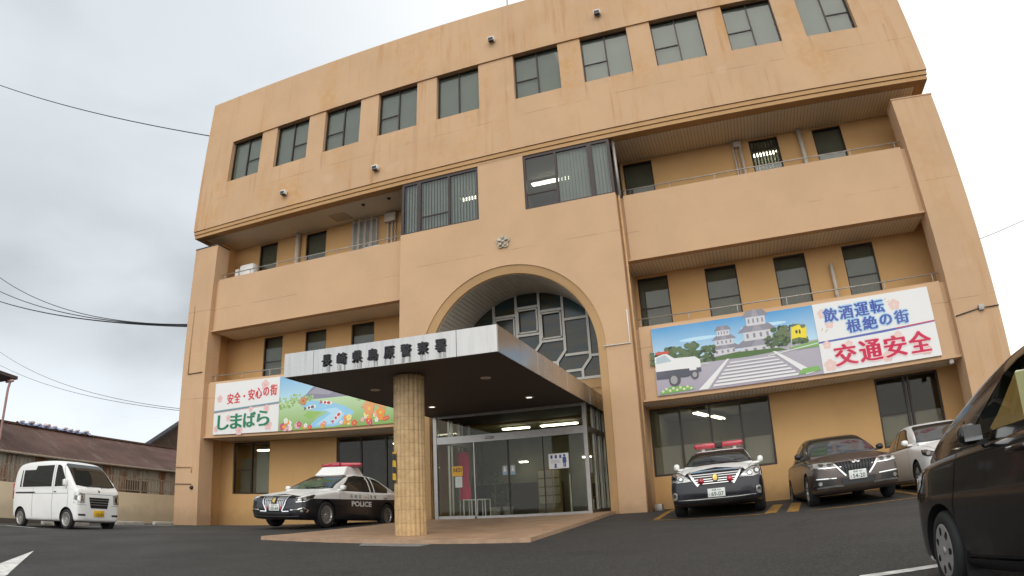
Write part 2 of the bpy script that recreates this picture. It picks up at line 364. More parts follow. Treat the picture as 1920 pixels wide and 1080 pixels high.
# ------------------------------------------------------------------ mesh helpers
WLOC = {}
class MB:
    def __init__(s): s.v = []; s.f = []; s.m = []; s.col = []; s.sm = []
    def add(s, vs, fs, mat=0, smooth=False, col=None):
        b = len(s.v)
        s.v += [Vector(p) for p in vs]
        for f in fs:
            s.f.append([b + i for i in f]); s.m.append(mat); s.sm.append(smooth); s.col.append(col)
        return s
    def box(s, x0, x1, y0, y1, z0, z1, mat=0, M_=None):
        vs = [Vector((x, y, z)) for x in (x0, x1) for y in (y0, y1) for z in (z0, z1)]
        if M_ is not None: vs = [M_ @ p for p in vs]
        return s.add(vs, [(0, 1, 3, 2), (4, 6, 7, 5), (0, 4, 5, 1), (2, 3, 7, 6), (0, 2, 6, 4), (1, 5, 7, 3)], mat)
    def quad(s, a, b, c, d, mat=0, col=None): return s.add([a, b, c, d], [(0, 1, 2, 3)], mat, False, col)
    def bbox(s, x0, x1, y0, y1, z0, z1, r, mat=0, M_=None, seg=2):
        bm = bmesh.new(); bmesh.ops.create_cube(bm, size=1)
        for v in bm.verts: v.co = Vector(((x0 + x1) / 2 + v.co.x * (x1 - x0), (y0 + y1) / 2 + v.co.y * (y1 - y0), (z0 + z1) / 2 + v.co.z * (z1 - z0)))
        bmesh.ops.bevel(bm, geom=bm.edges[:], offset=r, segments=seg, affect='EDGES', profile=0.5)
        bm.verts.index_update()
        vs = [v.co.copy() for v in bm.verts]; fs = [[v.index for v in f.verts] for f in bm.faces]; bm.free()
        if M_ is not None: vs = [M_ @ p for p in vs]
        return s.add(vs, fs, mat, True)
    def prism(s, poly, fn, d0, d1, mat=0, smooth=False):
        """poly of 2D points; fn(u, v, d) -> 3D"""
        n = len(poly)
        vs = [fn(u, v, d0) for u, v in poly] + [fn(u, v, d1) for u, v in poly]
        fs = [tuple(range(n))[::-1], tuple(range(n, 2 * n))] + [(i, (i + 1) % n, n + (i + 1) % n, n + i) for i in range(n)]
        return s.add(vs, fs, mat, smooth)
    def tube(s, path, r, n=8, mat=0, cap=True):
        path = [Vector(p) for p in path]
        rings = []
        up0 = None
        for i, p in enumerate(path):
            d = (path[min(i + 1, len(path) - 1)] - path[max(i - 1, 0)]).normalized()
            if up0 is None: up0 = Vector((0, 0, 1)) if abs(d.z) < 0.9 else Vector((1, 0, 0))
            a = d.cross(up0).normalized(); b = a.cross(d).normalized(); up0 = b
            rr = r[i] if isinstance(r, (list, tuple)) else r
            rings.append([p + (a * cos(2 * pi * k / n) + b * sin(2 * pi * k / n)) * rr for k in range(n)])
        vs = [q for ring in rings for q in ring]
        fs = []
        for i in range(len(rings) - 1):
            for k in range(n):
                fs.append((i * n + k, i * n + (k + 1) % n, (i + 1) * n + (k + 1) % n, (i + 1) * n + k))
        if cap: fs += [tuple(range(n))[::-1], tuple(range((len(rings) - 1) * n, len(rings) * n))]
        return s.add(vs, fs, mat, True)
    def lathe(s, prof, M_, n=32, mat=0, smooth=True):
        """prof: (r, h) points; axis = local z of M_"""
        vs = []; fs = []; k = len(prof)
        for i in range(n):
            a = 2 * pi * i / n
            for r, h in prof: vs.append(M_ @ Vector((r * cos(a), r * sin(a), h)))
        for i in range(n):
            j = (i + 1) % n
            for q in range(k - 1): fs.append((i * k + q, j * k + q, j * k + q + 1, i * k + q + 1))
        return s.add(vs, fs, mat, smooth)
    def wall(s, x0, x1, z0, z1, y, holes, depth, mat=0, rmat=None):
        """front face at y (facing -y) with rectangular holes and reveals going back by depth"""
        rmat = mat if rmat is None else rmat
        xs = sorted({x0, x1} | {h[0] for h in holes} | {h[1] for h in holes})
        zs = sorted({z0, z1} | {h[2] for h in holes} | {h[3] for h in holes})
        for i in range(len(xs) - 1):
            for j in range(len(zs) - 1):
                cx, cz = (xs[i] + xs[i + 1]) / 2, (zs[j] + zs[j + 1]) / 2
                if any(h[0] < cx < h[1] and h[2] < cz < h[3] for h in holes): continue
                if not (x0 < cx < x1 and z0 < cz < z1): continue
                s.quad((xs[i], y, zs[j]), (xs[i + 1], y, zs[j]), (xs[i + 1], y, zs[j + 1]), (xs[i], y, zs[j + 1]), mat)
        for a, b, c, d in holes:
            Y = y + depth
            s.quad((a, y, c), (a, y, d), (a, Y, d), (a, Y, c), rmat); s.quad((b, y, c), (b, Y, c), (b, Y, d), (b, y, d), rmat)
            s.quad((a, y, c), (a, Y, c), (b, Y, c), (b, y, c), rmat); s.quad((a, y, d), (b, y, d), (b, Y, d), (a, Y, d), rmat)
        return s
    def build(s, name, mats, parent=None, local=False, bevel=0.0, autosm=None, weld=False):
        me = bpy.data.meshes.new(name)
        o = bpy.data.objects.new(name, me); COL.objects.link(o)
        base = Vector((0, 0, 0))
        vs = s.v
        if not local:
            if not vs: vs = [Vector((0, 0, 0))]
            lo = Vector([min(p[i] for p in vs) for i in range(3)]); hi = Vector([max(p[i] for p in vs) for i in range(3)])
            base = Vector(((lo.x + hi.x) / 2, (lo.y + hi.y) / 2, lo.z))
            WLOC[o.name] = base.copy()
            o.location = base - (WLOC[parent.name] if parent else Vector((0, 0, 0)))
        me.from_pydata([tuple(p - base) for p in vs], [], s.f)
        if not isinstance(mats, (list, tuple)): mats = [mats]
        for q in mats: me.materials.append(M[q] if isinstance(q, str) else q)
        for i, pl in enumerate(me.polygons): pl.material_index = s.m[i]; pl.use_smooth = s.sm[i]
        if any(c is not None for c in s.col):
            ca = me.color_attributes.new('ink', 'FLOAT_COLOR', 'CORNER')
            for i, pl in enumerate(me.polygons):
                c = s.col[i]
                for q, li in enumerate(pl.loop_indices):
                    cc = c if c is not None else (1, 1, 1)
                    if isinstance(cc[0], (tuple, list)): cc = cc[q]
                    ca.data[li].color = (*cc, 1)
        if weld:
            bm = bmesh.new(); bm.from_mesh(me); bmesh.ops.remove_doubles(bm, verts=bm.verts, dist=1e-4)
            bmesh.ops.recalc_face_normals(bm, faces=bm.faces); bm.to_mesh(me); bm.free()
        if bevel:
            md = o.modifiers.new('bevel', 'BEVEL'); md.width = bevel; md.segments = 2; md.limit_method = 'ANGLE'
        if parent: o.parent = parent
        return o
def tag(o, label, cat, group=None):
    o['label'] = label; o['category'] = cat
    if group: o['group'] = group
    return o
def struct(o): o['kind'] = 'structure'; return o
def empty(name, loc, label=None, cat=None, rz=0.0, group=None):
    o = bpy.data.objects.new(name, None); COL.objects.link(o)
    o.location = loc; o.rotation_euler = (0, 0, rz); o.empty_display_size = 0.3
    WLOC[o.name] = Vector(loc)
    if label: tag(o, label, cat, group)
    return o
_txt = {}
def text_tris(body, off=0.0):
    """flat text mesh (built-in font, with its kanji): verts normalised so that the text box is as laid out at size 1"""
    k = (body, off)
    if k in _txt: return _txt[k]
    c = bpy.data.curves.new('lettering', 'FONT'); c.body = body; c.offset = off; c.resolution_u = 3
    c.align_x = 'CENTER'; c.align_y = 'CENTER'
    o = bpy.data.objects.new('lettering', c); COL.objects.link(o)
    bpy.context.view_layer.update()
    me = o.to_mesh()
    vs = [(p.co.x, p.co.y) for p in me.vertices]; fs = [tuple(f.vertices) for f in me.polygons]
    o.to_mesh_clear(); bpy.data.objects.remove(o); bpy.data.curves.remove(c)
    _txt[k] = (vs, fs)
    return _txt[k]
def text_fit(body, w_, h_, off=0.0):
    """text scaled to fill a w x h box centred on 0 (box taken from the plain weight)"""
    v0, _ = text_tris(body, 0.0); vs, fs = text_tris(body, off)
    x0, x1 = min(p[0] for p in v0), max(p[0] for p in v0); y0, y1 = min(p[1] for p in v0), max(p[1] for p in v0)
    sx, sy = w_ / (x1 - x0), h_ / (y1 - y0)
    cx, cy = (x0 + x1) / 2, (y0 + y1) / 2
    return [((a - cx) * sx, (b - cy) * sy) for a, b in vs], fs
# ------------------------------------------------------------------ ground
def interp(x, xs, ys):
    if x <= xs[0]: return ys[0]
    for i in range(len(xs) - 1):
        if x <= xs[i + 1]:
            t = (x - xs[i]) / (xs[i + 1] - xs[i])
            return ys[i] + t * (ys[i + 1] - ys[i])
    return ys[-1]
def gz(x, y):
    b = interp(y, [-60, -16, -10, -6.5, -0.3, 2], [-0.6, 0.03, 0.41, 0.655, 0.86, 0.87])
    k = interp(x, [-40, -16, -13, -10.4, -6, -2.6, 3, 5.3, 8, 10.3, 13, 20], [-0.5, -0.42, -0.29, -0.22, -0.04, 0.0, 0.0, -0.05, -0.10, -0.13, -0.16, -0.2])
    return b + k
def lay(name, polys, mat, lift=0.004, grid=0.5):
    """thin sheet(s) of paint following the ground"""
    mb = MB()
    for poly in polys:
        bm = bmesh.new()
        bm.faces.new([bm.verts.new((x, y, 0)) for x, y in poly])
        xs = [p[0] for p in poly]; ys = [p[1] for p in poly]
        for ax, lo, hi in ((0, min(xs), max(xs)), (1, min(ys), max(ys))):
            q = math.floor(lo / grid) * grid + grid
            while q < hi:
                co = Vector((0, 0, 0)); co[ax] = q; no = Vector((0, 0, 0)); no[ax] = 1
                bmesh.ops.bisect_plane(bm, geom=bm.verts[:] + bm.edges[:] + bm.faces[:], plane_co=co, plane_no=no)
                q += grid
        bm.verts.index_update()
        mb.add([(v.co.x, v.co.y, gz(v.co.x, v.co.y) + lift) for v in bm.verts], [[v.index for v in f.verts] for f in bm.faces])
        bm.free()
    return mb.build(name, mat)
gxs = [-400, -200, -100, -60] + [x * 0.5 for x in range(-80, 61)] + [45, 70, 120, 200, 400]
gys = [-400, -200, -100, -60] + [y * 0.5 for y in range(-80, 41)] + [30, 45, 70, 120, 200, 400]
mb = MB()
vs = [(x, y, gz(x, y)) for x in gxs for y in gys]; ny = len(gys)
mb.add(vs, [(i * ny + j, (i + 1) * ny + j, (i + 1) * ny + j + 1, i * ny + j + 1) for i in range(len(gxs) - 1) for j in range(ny - 1)], 0, True)
struct(mb.build('ground', 'asphalt', local=True))

# ------------------------------------------------------------------ the police station
B = empty('police_station', (0, 6, 0.87), 'four storey cream police station with an arched entrance under a steel canopy', 'building')
XE, XP, XI, XB = 12.88, 12.83, 11.63, 3.41
ZT, ZC, ZS = 17.63, 11.63, 11.34
YW = 1.75
# --- fourth storey
wins4 = []
for s_ in (-1, 1):
    for k in range(5):
        c = s_ * (1.392 + 2.3 * k); wins4.append((c - 0.775, c + 0.775))
wins4.sort()
xa, xb = wins4[0][0], wins4[-1][1]
mb = MB()
mb.wall(-XE, XE, ZC, ZT, 0.0, [(xa, xb, 13.47, 15.317)], 0.055)
mb.wall(xa, xb, 13.47, 15.317, 0.055, [(a, b, 13.47, 15.317) for a, b in wins4 if True], 0.17)
mb.quad((XE, 0, ZC), (XE, 11, ZC), (XE, 11, ZT), (XE, 0, ZT)); mb.quad((-XE, 0, ZC), (-XE, 0, ZT), (-XE, 11, ZT), (-XE, 11, ZC))
mb.quad((-XE, 11, ZC), (XE, 11, ZC), (XE, 11, ZT), (-XE, 11, ZT))
mb.quad((-XE, 0, ZT), (XE, 0, ZT), (XE, 11, ZT), (-XE, 11, ZT))
mb.quad((-XE, 0, ZC), (XE, 0, ZC), (XE, 11, ZC), (-XE, 11, ZC))
mb.build('upper_storey', 'wall_stained', B)
# stepped cornice below it
mb = MB()
for a, b, ins in ((ZC - 0.02, ZC + 0.0, 0.06), (ZC - 0.145, ZC - 0.02, 0.03), (ZC - 0.165, ZC - 0.145, 0.085), (ZC - 0.285, ZC - 0.165, 0.06)):
    for x0, x1, y0, y1 in ((-XE + ins, XE - ins, ins, ins + 0.3), (-XE + ins, -XE + ins + 0.3, ins + 0.3, 11), (XE - ins - 0.3, XE - ins, ins + 0.3, 11)):
        mb.box(x0, x1, y0, y1, a, b)
mb.build('cornice', 'cornice', B)
mb = MB(); mb.box(-XE + 0.385, XE - 0.385, 0.385, 11, ZS + 0.006, ZC - 0.004)
mb.build('soffit', 'soffit', B)
mb = MB(); mb.tube([(0.24, 1.0, ZT), (0.24, 1.0, ZT + 2.3)], 0.03); mb.build('antenna', 'rail', B)

# --- windows
def window(x0, x1, z0, z1, y, mull=(), rails=(), back='blind', fw=0.045, fr='frame', gl='glass', bdist=0.085, slats=None, deep=None, bz=None):
    """frame (with mullions and rails) + pane (+ blind); rails: (xa, xb, z)"""
    f = MB()
    yb = y + 0.06
    f.box(x0, x1, y, yb, z0, z0 + fw); f.box(x0, x1, y, yb, z1 - fw, z1)
    f.box(x0, x0 + fw, y, yb, z0 + fw, z1 - fw); f.box(x1 - fw, x1, y, yb, z0 + fw, z1 - fw)
    for q in mull: f.box(q - fw * 0.55, q + fw * 0.55, y - 0.004, yb + 0.01, z0 + fw, z1 - fw)
    for a, b, z in rails: f.box(a + 0.01, b - 0.01, y + 0.006, yb - 0.01, z - 0.016, z + 0.016)
    wo = f.build('window', fr, B)
    g = MB(); g.box(x0 + fw, x1 - fw, y + 0.028, y + 0.036, z0 + fw, z1 - fw); g.build('pane', gl, wo)
    if back:
        q = MB()
        za, zb_ = (z0, z1) if bz is None else bz
        if slats:                                   # vertical blind: real folded strips
            x = x0 + 0.03
            while x < x1 - 0.03:
                q.quad((x, y + bdist, za), (x + slats * 0.6, y + bdist + 0.025, za), (x + slats * 0.6, y + bdist + 0.025, zb_), (x, y + bdist, zb_))
                x += slats
            q.quad((x0, y + bdist + 0.45, za), (x1, y + bdist + 0.45, za), (x1, y + bdist + 0.45, zb_), (x0, y + bdist + 0.45, zb_))
        else:
            q.quad((x0, y + bdist, za), (x1, y + bdist, za), (x1, y + bdist, zb_), (x0, y + bdist, zb_))
        q.build('blind', back, wo)
    return wo
side4 = ['R', 'R', 'L', 'L', None, 'L', 'L', 'L', 'L', 'R']
for (a, b), sd_ in zip(wins4, side4):
    c = (a + b) / 2
    rl = [] if sd_ is None else [(a, c, 14.27)] if sd_ == 'L' else [(c, b, 14.27)]
    window(a, b, 13.47, 15.317, 0.19, (c,), rl, 'blind', 0.038)

# --- recessed wall behind the balconies and on the ground floor
w3 = [(3.50, 4.42), (7.48, 8.38), (9.46, 10.36), (-4.36, -3.5), (-8.5, -7.56), (-10.8, -9.9)]
w2 = [(3.50, 4.40), (5.48, 6.39), (7.47, 8.38), (9.45, 10.36), (-10.2, -9.3), (-8.25, -7.33), (-6.27, -5.35), (-4.35, -3.5)]
w1 = [(3.44, 6.74, 1.74, 3.61), (9.60, 11.35, 1.76, 3.61), (-11.44, -9.68, 1.75, 3.61), (-6.79, -3.9, 0.95, 3.61)]
holes = [(a, b, 9.3, 11.29) for a, b in w3] + [(a, b, 5.6, 7.44) for a, b in w2] + w1
for sg in (-1, 1):
    mb = MB()
    hs = [h for h in holes if (h[0] > 0) == (sg > 0)]
    X0, X1 = (XB, 12.4) if sg > 0 else (-12.4, -XB)
    mb.wall(X0, X1, -0.3, ZS, YW, hs, 0.09)
    mb.build('recessed_wall', 'ochre', B)
for a, b in w3:
    lit = a == 7.48
    window(a, b, 9.3, 11.29, YW + 0.05, (), [] if lit else [(a, b, 10.02)], 'blind_dark', 0.04, 'frame_dark', 'glass_dark' if not lit else 'glass', 0.12, slats=0.1 if lit else None)
for a, b in w2:
    wo = window(a, b, 5.6, 7.44, YW + 0.05, (), [(a, b, 6.52)], 'blind_dark', 0.04, 'frame_dark', 'glass_dark', 0.16)
    if a > 5:                                       # pale balusters behind the lower pane
        q = MB(); x = a + 0.07
        while x < b - 0.05: q.box(x, x + 0.022, YW + 0.12, YW + 0.14, 5.65, 6.47); x += 0.085
        q.build('baluster', 'rail', wo)
# lit room behind one third-floor window: tubes above the vertical blind
# --- ground floor windows with rooms behind
def gf_window(x0, x1, z0, z1, mull, film, rails=()):
    return window(x0, x1, z0, z1, YW + 0.05, mull, rails, 'frost' if film else None, 0.055, 'frame', 'glass_gf', 0.1, bz=(z0 + 0.05, film) if film else None)
gf_window(3.44, 6.74, 1.74, 3.61, (4.27, 5.09, 5.92), 2.55)
gf_window(9.60, 11.35, 1.76, 3.61, (10.40, 10.52), 2.6, [(9.6, 10.4, 2.62)])
wo = gf_window(-11.44, -9.68, 1.75, 3.61, (-10.56,), None, [(-11.44, -10.56, 2.62)])
q = MB(); x = -10.54
while x < -9.75:
    q.quad((x, YW + 0.30, 1.8), (x + 0.075, YW + 0.33, 1.8), (x + 0.075, YW + 0.33, 3.3), (x, YW + 0.30, 3.3)); x += 0.085
q.build('blind', 'curtain', wo)
q = MB(); q.quad((-11.4, YW + 0.40, 1.78), (-10.5, YW + 0.40, 1.78), (-10.5, YW + 0.40, 3.05), (-11.4, YW + 0.40, 3.05)); q.build('screen', 'blind_dark', wo)
window(-6.79, -3.9, 0.95, 3.61, YW + 0.05, (-5.85, -4.9), [(-6.79, -5.85, 2.2)], None, 0.055, 'frame', 'glass_gf')
# rooms (floor, ceiling, back wall)
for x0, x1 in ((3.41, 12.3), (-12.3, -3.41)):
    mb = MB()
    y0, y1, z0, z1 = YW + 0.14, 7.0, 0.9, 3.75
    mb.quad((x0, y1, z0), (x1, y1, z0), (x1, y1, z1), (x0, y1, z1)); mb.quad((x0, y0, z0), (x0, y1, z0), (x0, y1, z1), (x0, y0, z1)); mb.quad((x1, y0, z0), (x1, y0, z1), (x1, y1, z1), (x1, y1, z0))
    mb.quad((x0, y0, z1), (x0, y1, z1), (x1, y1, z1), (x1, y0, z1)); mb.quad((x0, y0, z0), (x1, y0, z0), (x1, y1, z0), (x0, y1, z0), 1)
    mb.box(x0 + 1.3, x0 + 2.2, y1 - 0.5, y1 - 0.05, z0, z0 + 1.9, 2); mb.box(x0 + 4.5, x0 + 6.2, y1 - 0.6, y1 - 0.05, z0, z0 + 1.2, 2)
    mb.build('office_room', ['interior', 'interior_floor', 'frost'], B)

# --- side walls, wing walls (piers)
for sg in (-1, 1):
    mb = MB()
    a, b = sorted((sg * XI, sg * XP))
    zt = 10.93
    mb.box(a, b, 0.24, 0.9, -0.3, zt)
    mb.build('pier', 'wall_pier', B)
    mb = MB(); mb.box(a - 0.015, b + 0.015, 0.225, 0.915, zt + 0.002, zt + 0.04); mb.build('pier_coping', 'frame' if sg < 0 else 'wall_pier', B)
    mb = MB(); a, b = sorted((sg * 12.08, sg * 12.80)); mb.box(a, b, 0.902, 11, -0.3, ZS); mb.build('side_wall', 'ochre', B)
mb = MB(); mb.box(-12.08, 12.08, 10.6, 11, -0.3, ZS); mb.build('rear_wall', 'wall', B)

# --- balcony fronts with slab soffits
for z0, z1 in ((7.51, 9.517), (3.63, 5.623)):
    for sg in (-1, 1):
        mb = MB()
        a, b = sorted((sg * 3.57, sg * 11.49)); a2, b2 = sorted((sg * 3.412, sg * 11.628))
        mb.box(a, b, 0.38, 0.52, z0 + 0.05, z1)
        mb.box(a2, b2, 0.44, 0.60, z0 + 0.052, z1 - 0.03)          # narrow set-back strips at both ends
        mb.box(a2, b2, 0.36, 0.60, z0, z0 + 0.05)                  # drip lip
        mb.box(a2, b2, 0.60, YW - 0.003, z0 + 0.30, z0 + 0.45)     # slab
        mb.build('balcony_front', 'wall', B)
        mb = MB(); mb.box(a2, b2, 0.602, YW - 0.003, z0 + 0.012, z0 + 0.298)
        mb.build('balcony_soffit', 'soffit', B)
        mb = MB(); zr = z1 + 0.27
        mb.tube([(sg * 3.5, 0.60, zr), (sg * 11.6, 0.60, zr)], 0.018)
        for k in range(7): mb.tube([(sg * (3.62 + k * 1.3), 0.60, zr), (sg * (3.62 + k * 1.3), 0.60, z1 - 0.03)], 0.014, 6)
        mb.build('handrail', 'rail', B)

# --- entrance bay with the arch
R0, R1, ZA, YC, YG = 2.72, 2.47, 5.176, 0.06, 2.0
mb = MB()
K = 64
arc = [(R0 * cos(pi - pi * i / K), ZA + R0 * sin(pi - pi * i / K)) for i in range(K + 1)]
for i in range(K):
    (xa_, za_), (xb_, zb_) = arc[i], arc[i + 1]
    mb.quad((xa_, YC, za_), (xb_, YC, zb_), (xb_, YC, 9.52), (xa_, YC, 9.52))
for sg in (-1, 1):
    a, b = sorted((sg * R0, sg * XB)); mb.quad((a, YC, -0.2), (b, YC, -0.2), (b, YC, 9.52), (a, YC, 9.52))
    mb.quad((sg * XB, YC, -0.2), (sg * XB, YW, -0.2), (sg * XB, YW, 9.52), (sg * XB, YC, 9.52))
    a, b = sorted((sg * 0.735, sg * XB)); mb.quad((a, YC, 9.52), (b, YC, 9.52), (b, YC + 0.22, 9.52), (a, YC + 0.22, 9.52))
    mb.quad((sg * 0.735, YC, 9.52), (sg * 0.735, YC + 0.4, 9.52), (sg * 0.735, YC + 0.4, ZS + 0.1), (sg * 0.735, YC, ZS + 0.1))
mb.quad((-0.735, YC, 9.52), (0.735, YC, 9.52), (0.735, YC, ZS + 0.1), (-0.735, YC, ZS + 0.1))
mb.build('entrance_bay', 'wall', B)
# arch surround: a small step, then a splayed band; continues down both jambs
mb = MB()
prof = [(R0, YC), (R0, YC + 0.03), (R0 - 0.02, YC + 0.03), (R1 + 0.02, YC + 0.10), (R1 + 0.02, YC + 0.16), (R1, YC + 0.16)]
pts = [(-1.0, None)] + [(pi - pi * i / K, 1) for i in range(K + 1)] + [(-2.0, None)]
rows = []
for a, q in pts:
    row = []
    for r, y in prof:
        if q is None: row.append(((-r if a == -1.0 else r), y, -0.2))
        else: row.append((r * cos(a), y, ZA + r * sin(a)))
    rows.append(row)
n = len(prof)
mb.add([p for r in rows for p in r], [(i * n + j, (i + 1) * n + j, (i + 1) * n + j + 1, i * n + j + 1) for i in range(len(rows) - 1) for j in range(n - 1)])
mb.build('arch_surround', 'archframe', B)
# slatted barrel vault
mb = MB(); NS = 62
for i in range(NS):
    a0, a1 = pi * i / NS, pi * (i + 1) / NS
    g_ = 0.0035
    P = lambda a, r, y: (r * cos(a), y, ZA + r * sin(a))
    y0, y1 = YC + 0.16, YG + 0.12
    mb.quad(P(a0 + g_, R1, y0), P(a0 + g_, R1, y1), P(a1 - g_, R1, y1), P(a1 - g_, R1, y0))
    mb.quad(P(a0 + g_, R1, y0), P(a0, R1 + 0.02, y0), P(a0, R1 + 0.02, y1), P(a0 + g_, R1, y1)); mb.quad(P(a1 - g_, R1, y0), P(a1 - g_, R1, y1), P(a1, R1 + 0.02, y1), P(a1, R1 + 0.02, y0))
mb.build('arch_vault', 'vault', B)
for sg in (-1, 1):
    mb = MB(); mb.quad((sg * R1, YC + 0.16, -0.2), (sg * R1, YG + 0.12, -0.2), (sg * R1, YG + 0.12, ZA), (sg * R1, YC + 0.16, ZA))
    mb.build('arch_jamb', 'ochre', B)
# arched window: honeycomb-like glazing bars
aw = MB()
def bar(p, q, wd=0.038, d=0.08, yo=0.0):
    (x0, z0), (x1, z1) = p, q
    L = sqrt((x1 - x0) ** 2 + (z1 - z0) ** 2); a = atan2(z1 - z0, x1 - x0)
    Mx = Matrix.Translation((x0, YG + yo, z0)) @ Matrix.Rotation(-a, 4, 'Y')
    aw.box(-0.01, L + 0.01, -d / 2, d / 2, -wd, wd, 0, Mx)
def zr_(x): return ZA + sqrt(max(0, R1 * R1 - x * x))
ZB = 4.77
e1, e2, e3 = 0.372, 1.117, 1.862
tops = [7.18, 6.98, 6.62, 5.42]; bots = [6.30, 6.03, 5.52]
for sg in (-1, 1):
    for xx, zlo in ((e1, 5.98), (e2, 5.67), (e3, 5.36)):
        bar((sg * xx, zlo), (sg * xx, zr_(xx)), yo=0.002)
    # horizontal rails, stepping down away from the middle
    bar((sg * e1, tops[1]), (sg * e2, tops[1])); bar((sg * e2, tops[2]), (sg * e3, tops[2])); bar((sg * e3, tops[3]), (sg * zr_(0) * 0 + sg * 2.46, tops[3]))
    bar((sg * e1, bots[1]), (sg * e2, bots[1])); bar((sg * e2, bots[2]), (sg * e3, bots[2]))
    # chamfers and lower uprights
    for xx, z0 in ((e1, 5.98), (e2, 5.67), (e3, 5.36)):
        bar((sg * xx, z0), (sg * (xx - 0.26), z0 - 0.32), yo=0.001); bar((sg * (xx - 0.26), z0 - 0.32), (sg * (xx - 0.26), ZB), yo=0.003)
        if xx != e1: bar((sg * (xx - 0.26), z0 - 0.33), (sg * (xx - 0.26 - 0.485), z0 - 0.33), yo=0.004)
bar((-e1, tops[0]), (e1, tops[0])); bar((-e1, bots[0]), (e1, bots[0])); bar((-R1, ZB), (R1, ZB))
# opening casements
for x0, x1, z0, z1 in ((-e1, e1, bots[0], tops[0]), (e1, e2, bots[1], tops[1]), (-e2, -e1, bots[1], tops[1])):
    a, b, c, d = x0 + 0.07, x1 - 0.07, z0 + 0.07, z1 - 0.09
    for p, q in (((a, c), (b, c)), ((a, d), (b, d)), ((a, c), (a, d)), ((b, c), (b, d))): bar(p, q, 0.022, 0.06, -0.045)
awo = aw.build('arch_window', 'white_frame', B)
m, t, p, o = newmat('coloured_glass'); g = G(t); v = g.pos()
bnd = g.noise(v, 1.0, 5, 0.6, (0.7, 1, 5.0))
c1 = g.mix(g.ramp(bnd, 0.35, 0.65), (0.020, 0.035, 0.038), (0.060, 0.045, 0.018))
c2 = g.mix(g.ramp(g.noise(v, 0.9, 3), 0.45, 0.7), c1, (0.018, 0.05, 0.055))
g.l(c2, p.inputs['Base Color']); p.inputs['Roughness'].default_value = 0.16; p.inputs['Specular IOR Level'].default_value = 0.45
M['archglass'] = m
q = MB(); pts = [(R1 * cos(pi * i / 48), ZA + R1 * sin(pi * i / 48)) for i in range(49)] + [(-R1, ZB), (R1, ZB)]
q.prism(pts, lambda u, v_, d: (u, d, v_), YG + 0.022, YG + 0.03); q.build('pane', 'archglass', awo)
mb = MB(); mb.box(-R1, R1, YG - 0.02, YG + 0.12, 4.45, ZB - 0.036); mb.box(-R1, R1, YG + 0.01, YG + 0.12, 3.69, 4.448); mb.build('arch_spandrel', 'archframe', B)
# third-floor corner windows of the bay
for sg in (-1, 1):
    f = MB(); z0, z1, y = 9.52, ZS, YC + 0.03
    ins = [0.735, 1.76, 2.80, XB] if sg > 0 else [0.70, 1.665, 2.70, XB - 0.1]
    a, b = sorted((sg * 0.735, sg * (XB - 0.01)))
    f.box(a, b, y, y + 0.07, z0, z0 + 0.05); f.box(a, b, y, y + 0.07, z1 - 0.09, z1)
    for q_, wd in ((0.765, 0.04), (1.74, 0.035), (2.79, 0.07), (XB - 0.045, 0.045)): f.box(sg * q_ - wd, sg * q_ + wd, y - 0.002, y + 0.072, z0 + 0.05, z1 - 0.09)
    xs_ = sorted((sg * (0.80), sg * 1.70)); xs_ = xs_ if sg > 0 else sorted((sg * 1.78, sg * 2.72))
    f.box(xs_[0], xs_[1], y + 0.01, y + 0.05, 10.0, 10.035)
    yy = [YC + 0.104, 0.95, YW - 0.02]                       # side return
    f.box(sg * (XB - 0.06) - 0.03, sg * (XB - 0.06) + 0.03, yy[0], yy[2], z0, z0 + 0.05); f.box(sg * (XB - 0.06) - 0.03, sg * (XB - 0.06) + 0.03, yy[0], yy[2], z1 - 0.09, z1)
    for q_ in yy[1:]: f.box(sg * (XB - 0.06) - 0.028, sg * (XB - 0.06) + 0.028, q_ - 0.03, q_ + 0.01, z0 + 0.05, z1 - 0.09)
    fo = f.build('corner_window', 'frame', B)
    q = MB(); q.box(a + 0.02, b - 0.02, y + 0.03, y + 0.038, z0 + 0.04, z1 - 0.06); q.box(sg * (XB - 0.07) - 0.004, sg * (XB - 0.07) + 0.004, y + 0.06, YW - 0.02, z0 + 0.04, z1 - 0.06); q.build('pane', 'glass', fo)
    q = MB()
    x = 0.80 if sg < 0 else 1.78
    while x < XB - 0.12:
        q.quad((sg * x, y + 0.10, z0), (sg * (x + 0.085), y + 0.135, z0), (sg * (x + 0.085), y + 0.135, z1), (sg * x, y + 0.10, z1)); x += 0.1
    q.build('blind', 'curtain', fo)
    q = MB(); y9 = 5.5
    q.quad((a, y9, 9.4), (b, y9, 9.4), (b, y9, ZS - 0.01), (a, y9, ZS - 0.01)); a2, b2 = sorted((sg * 0.05, sg * 3.405)); q.quad((a2, y + .2, ZS - 0.01), (a2, y9, ZS - 0.01), (b2, y9, ZS - 0.01), (b2, y + .2, ZS - 0.01)); q.quad((a, y + .2, 9.4), (b, y + .2, 9.4), (b, y9, 9.4), (a, y9, 9.4))
    q.quad((sg * 0.05, y + .4, 9.4), (sg * 0.05, y + .4, ZS), (sg * 0.05, y9, ZS), (sg * 0.05, y9, 9.4)); q.quad((sg * 3.405, YW + .1, 9.4), (sg * 3.405, y9, 9.4), (sg * 3.405, y9, ZS), (sg * 3.405, YW + .1, ZS)); q.build('bay_room', 'frost', fo)
    mb = MB(); mb.box(a, b, YC + 0.23, 1.7, 9.40, 9.515); mb.build('window_sill', 'wall', B)
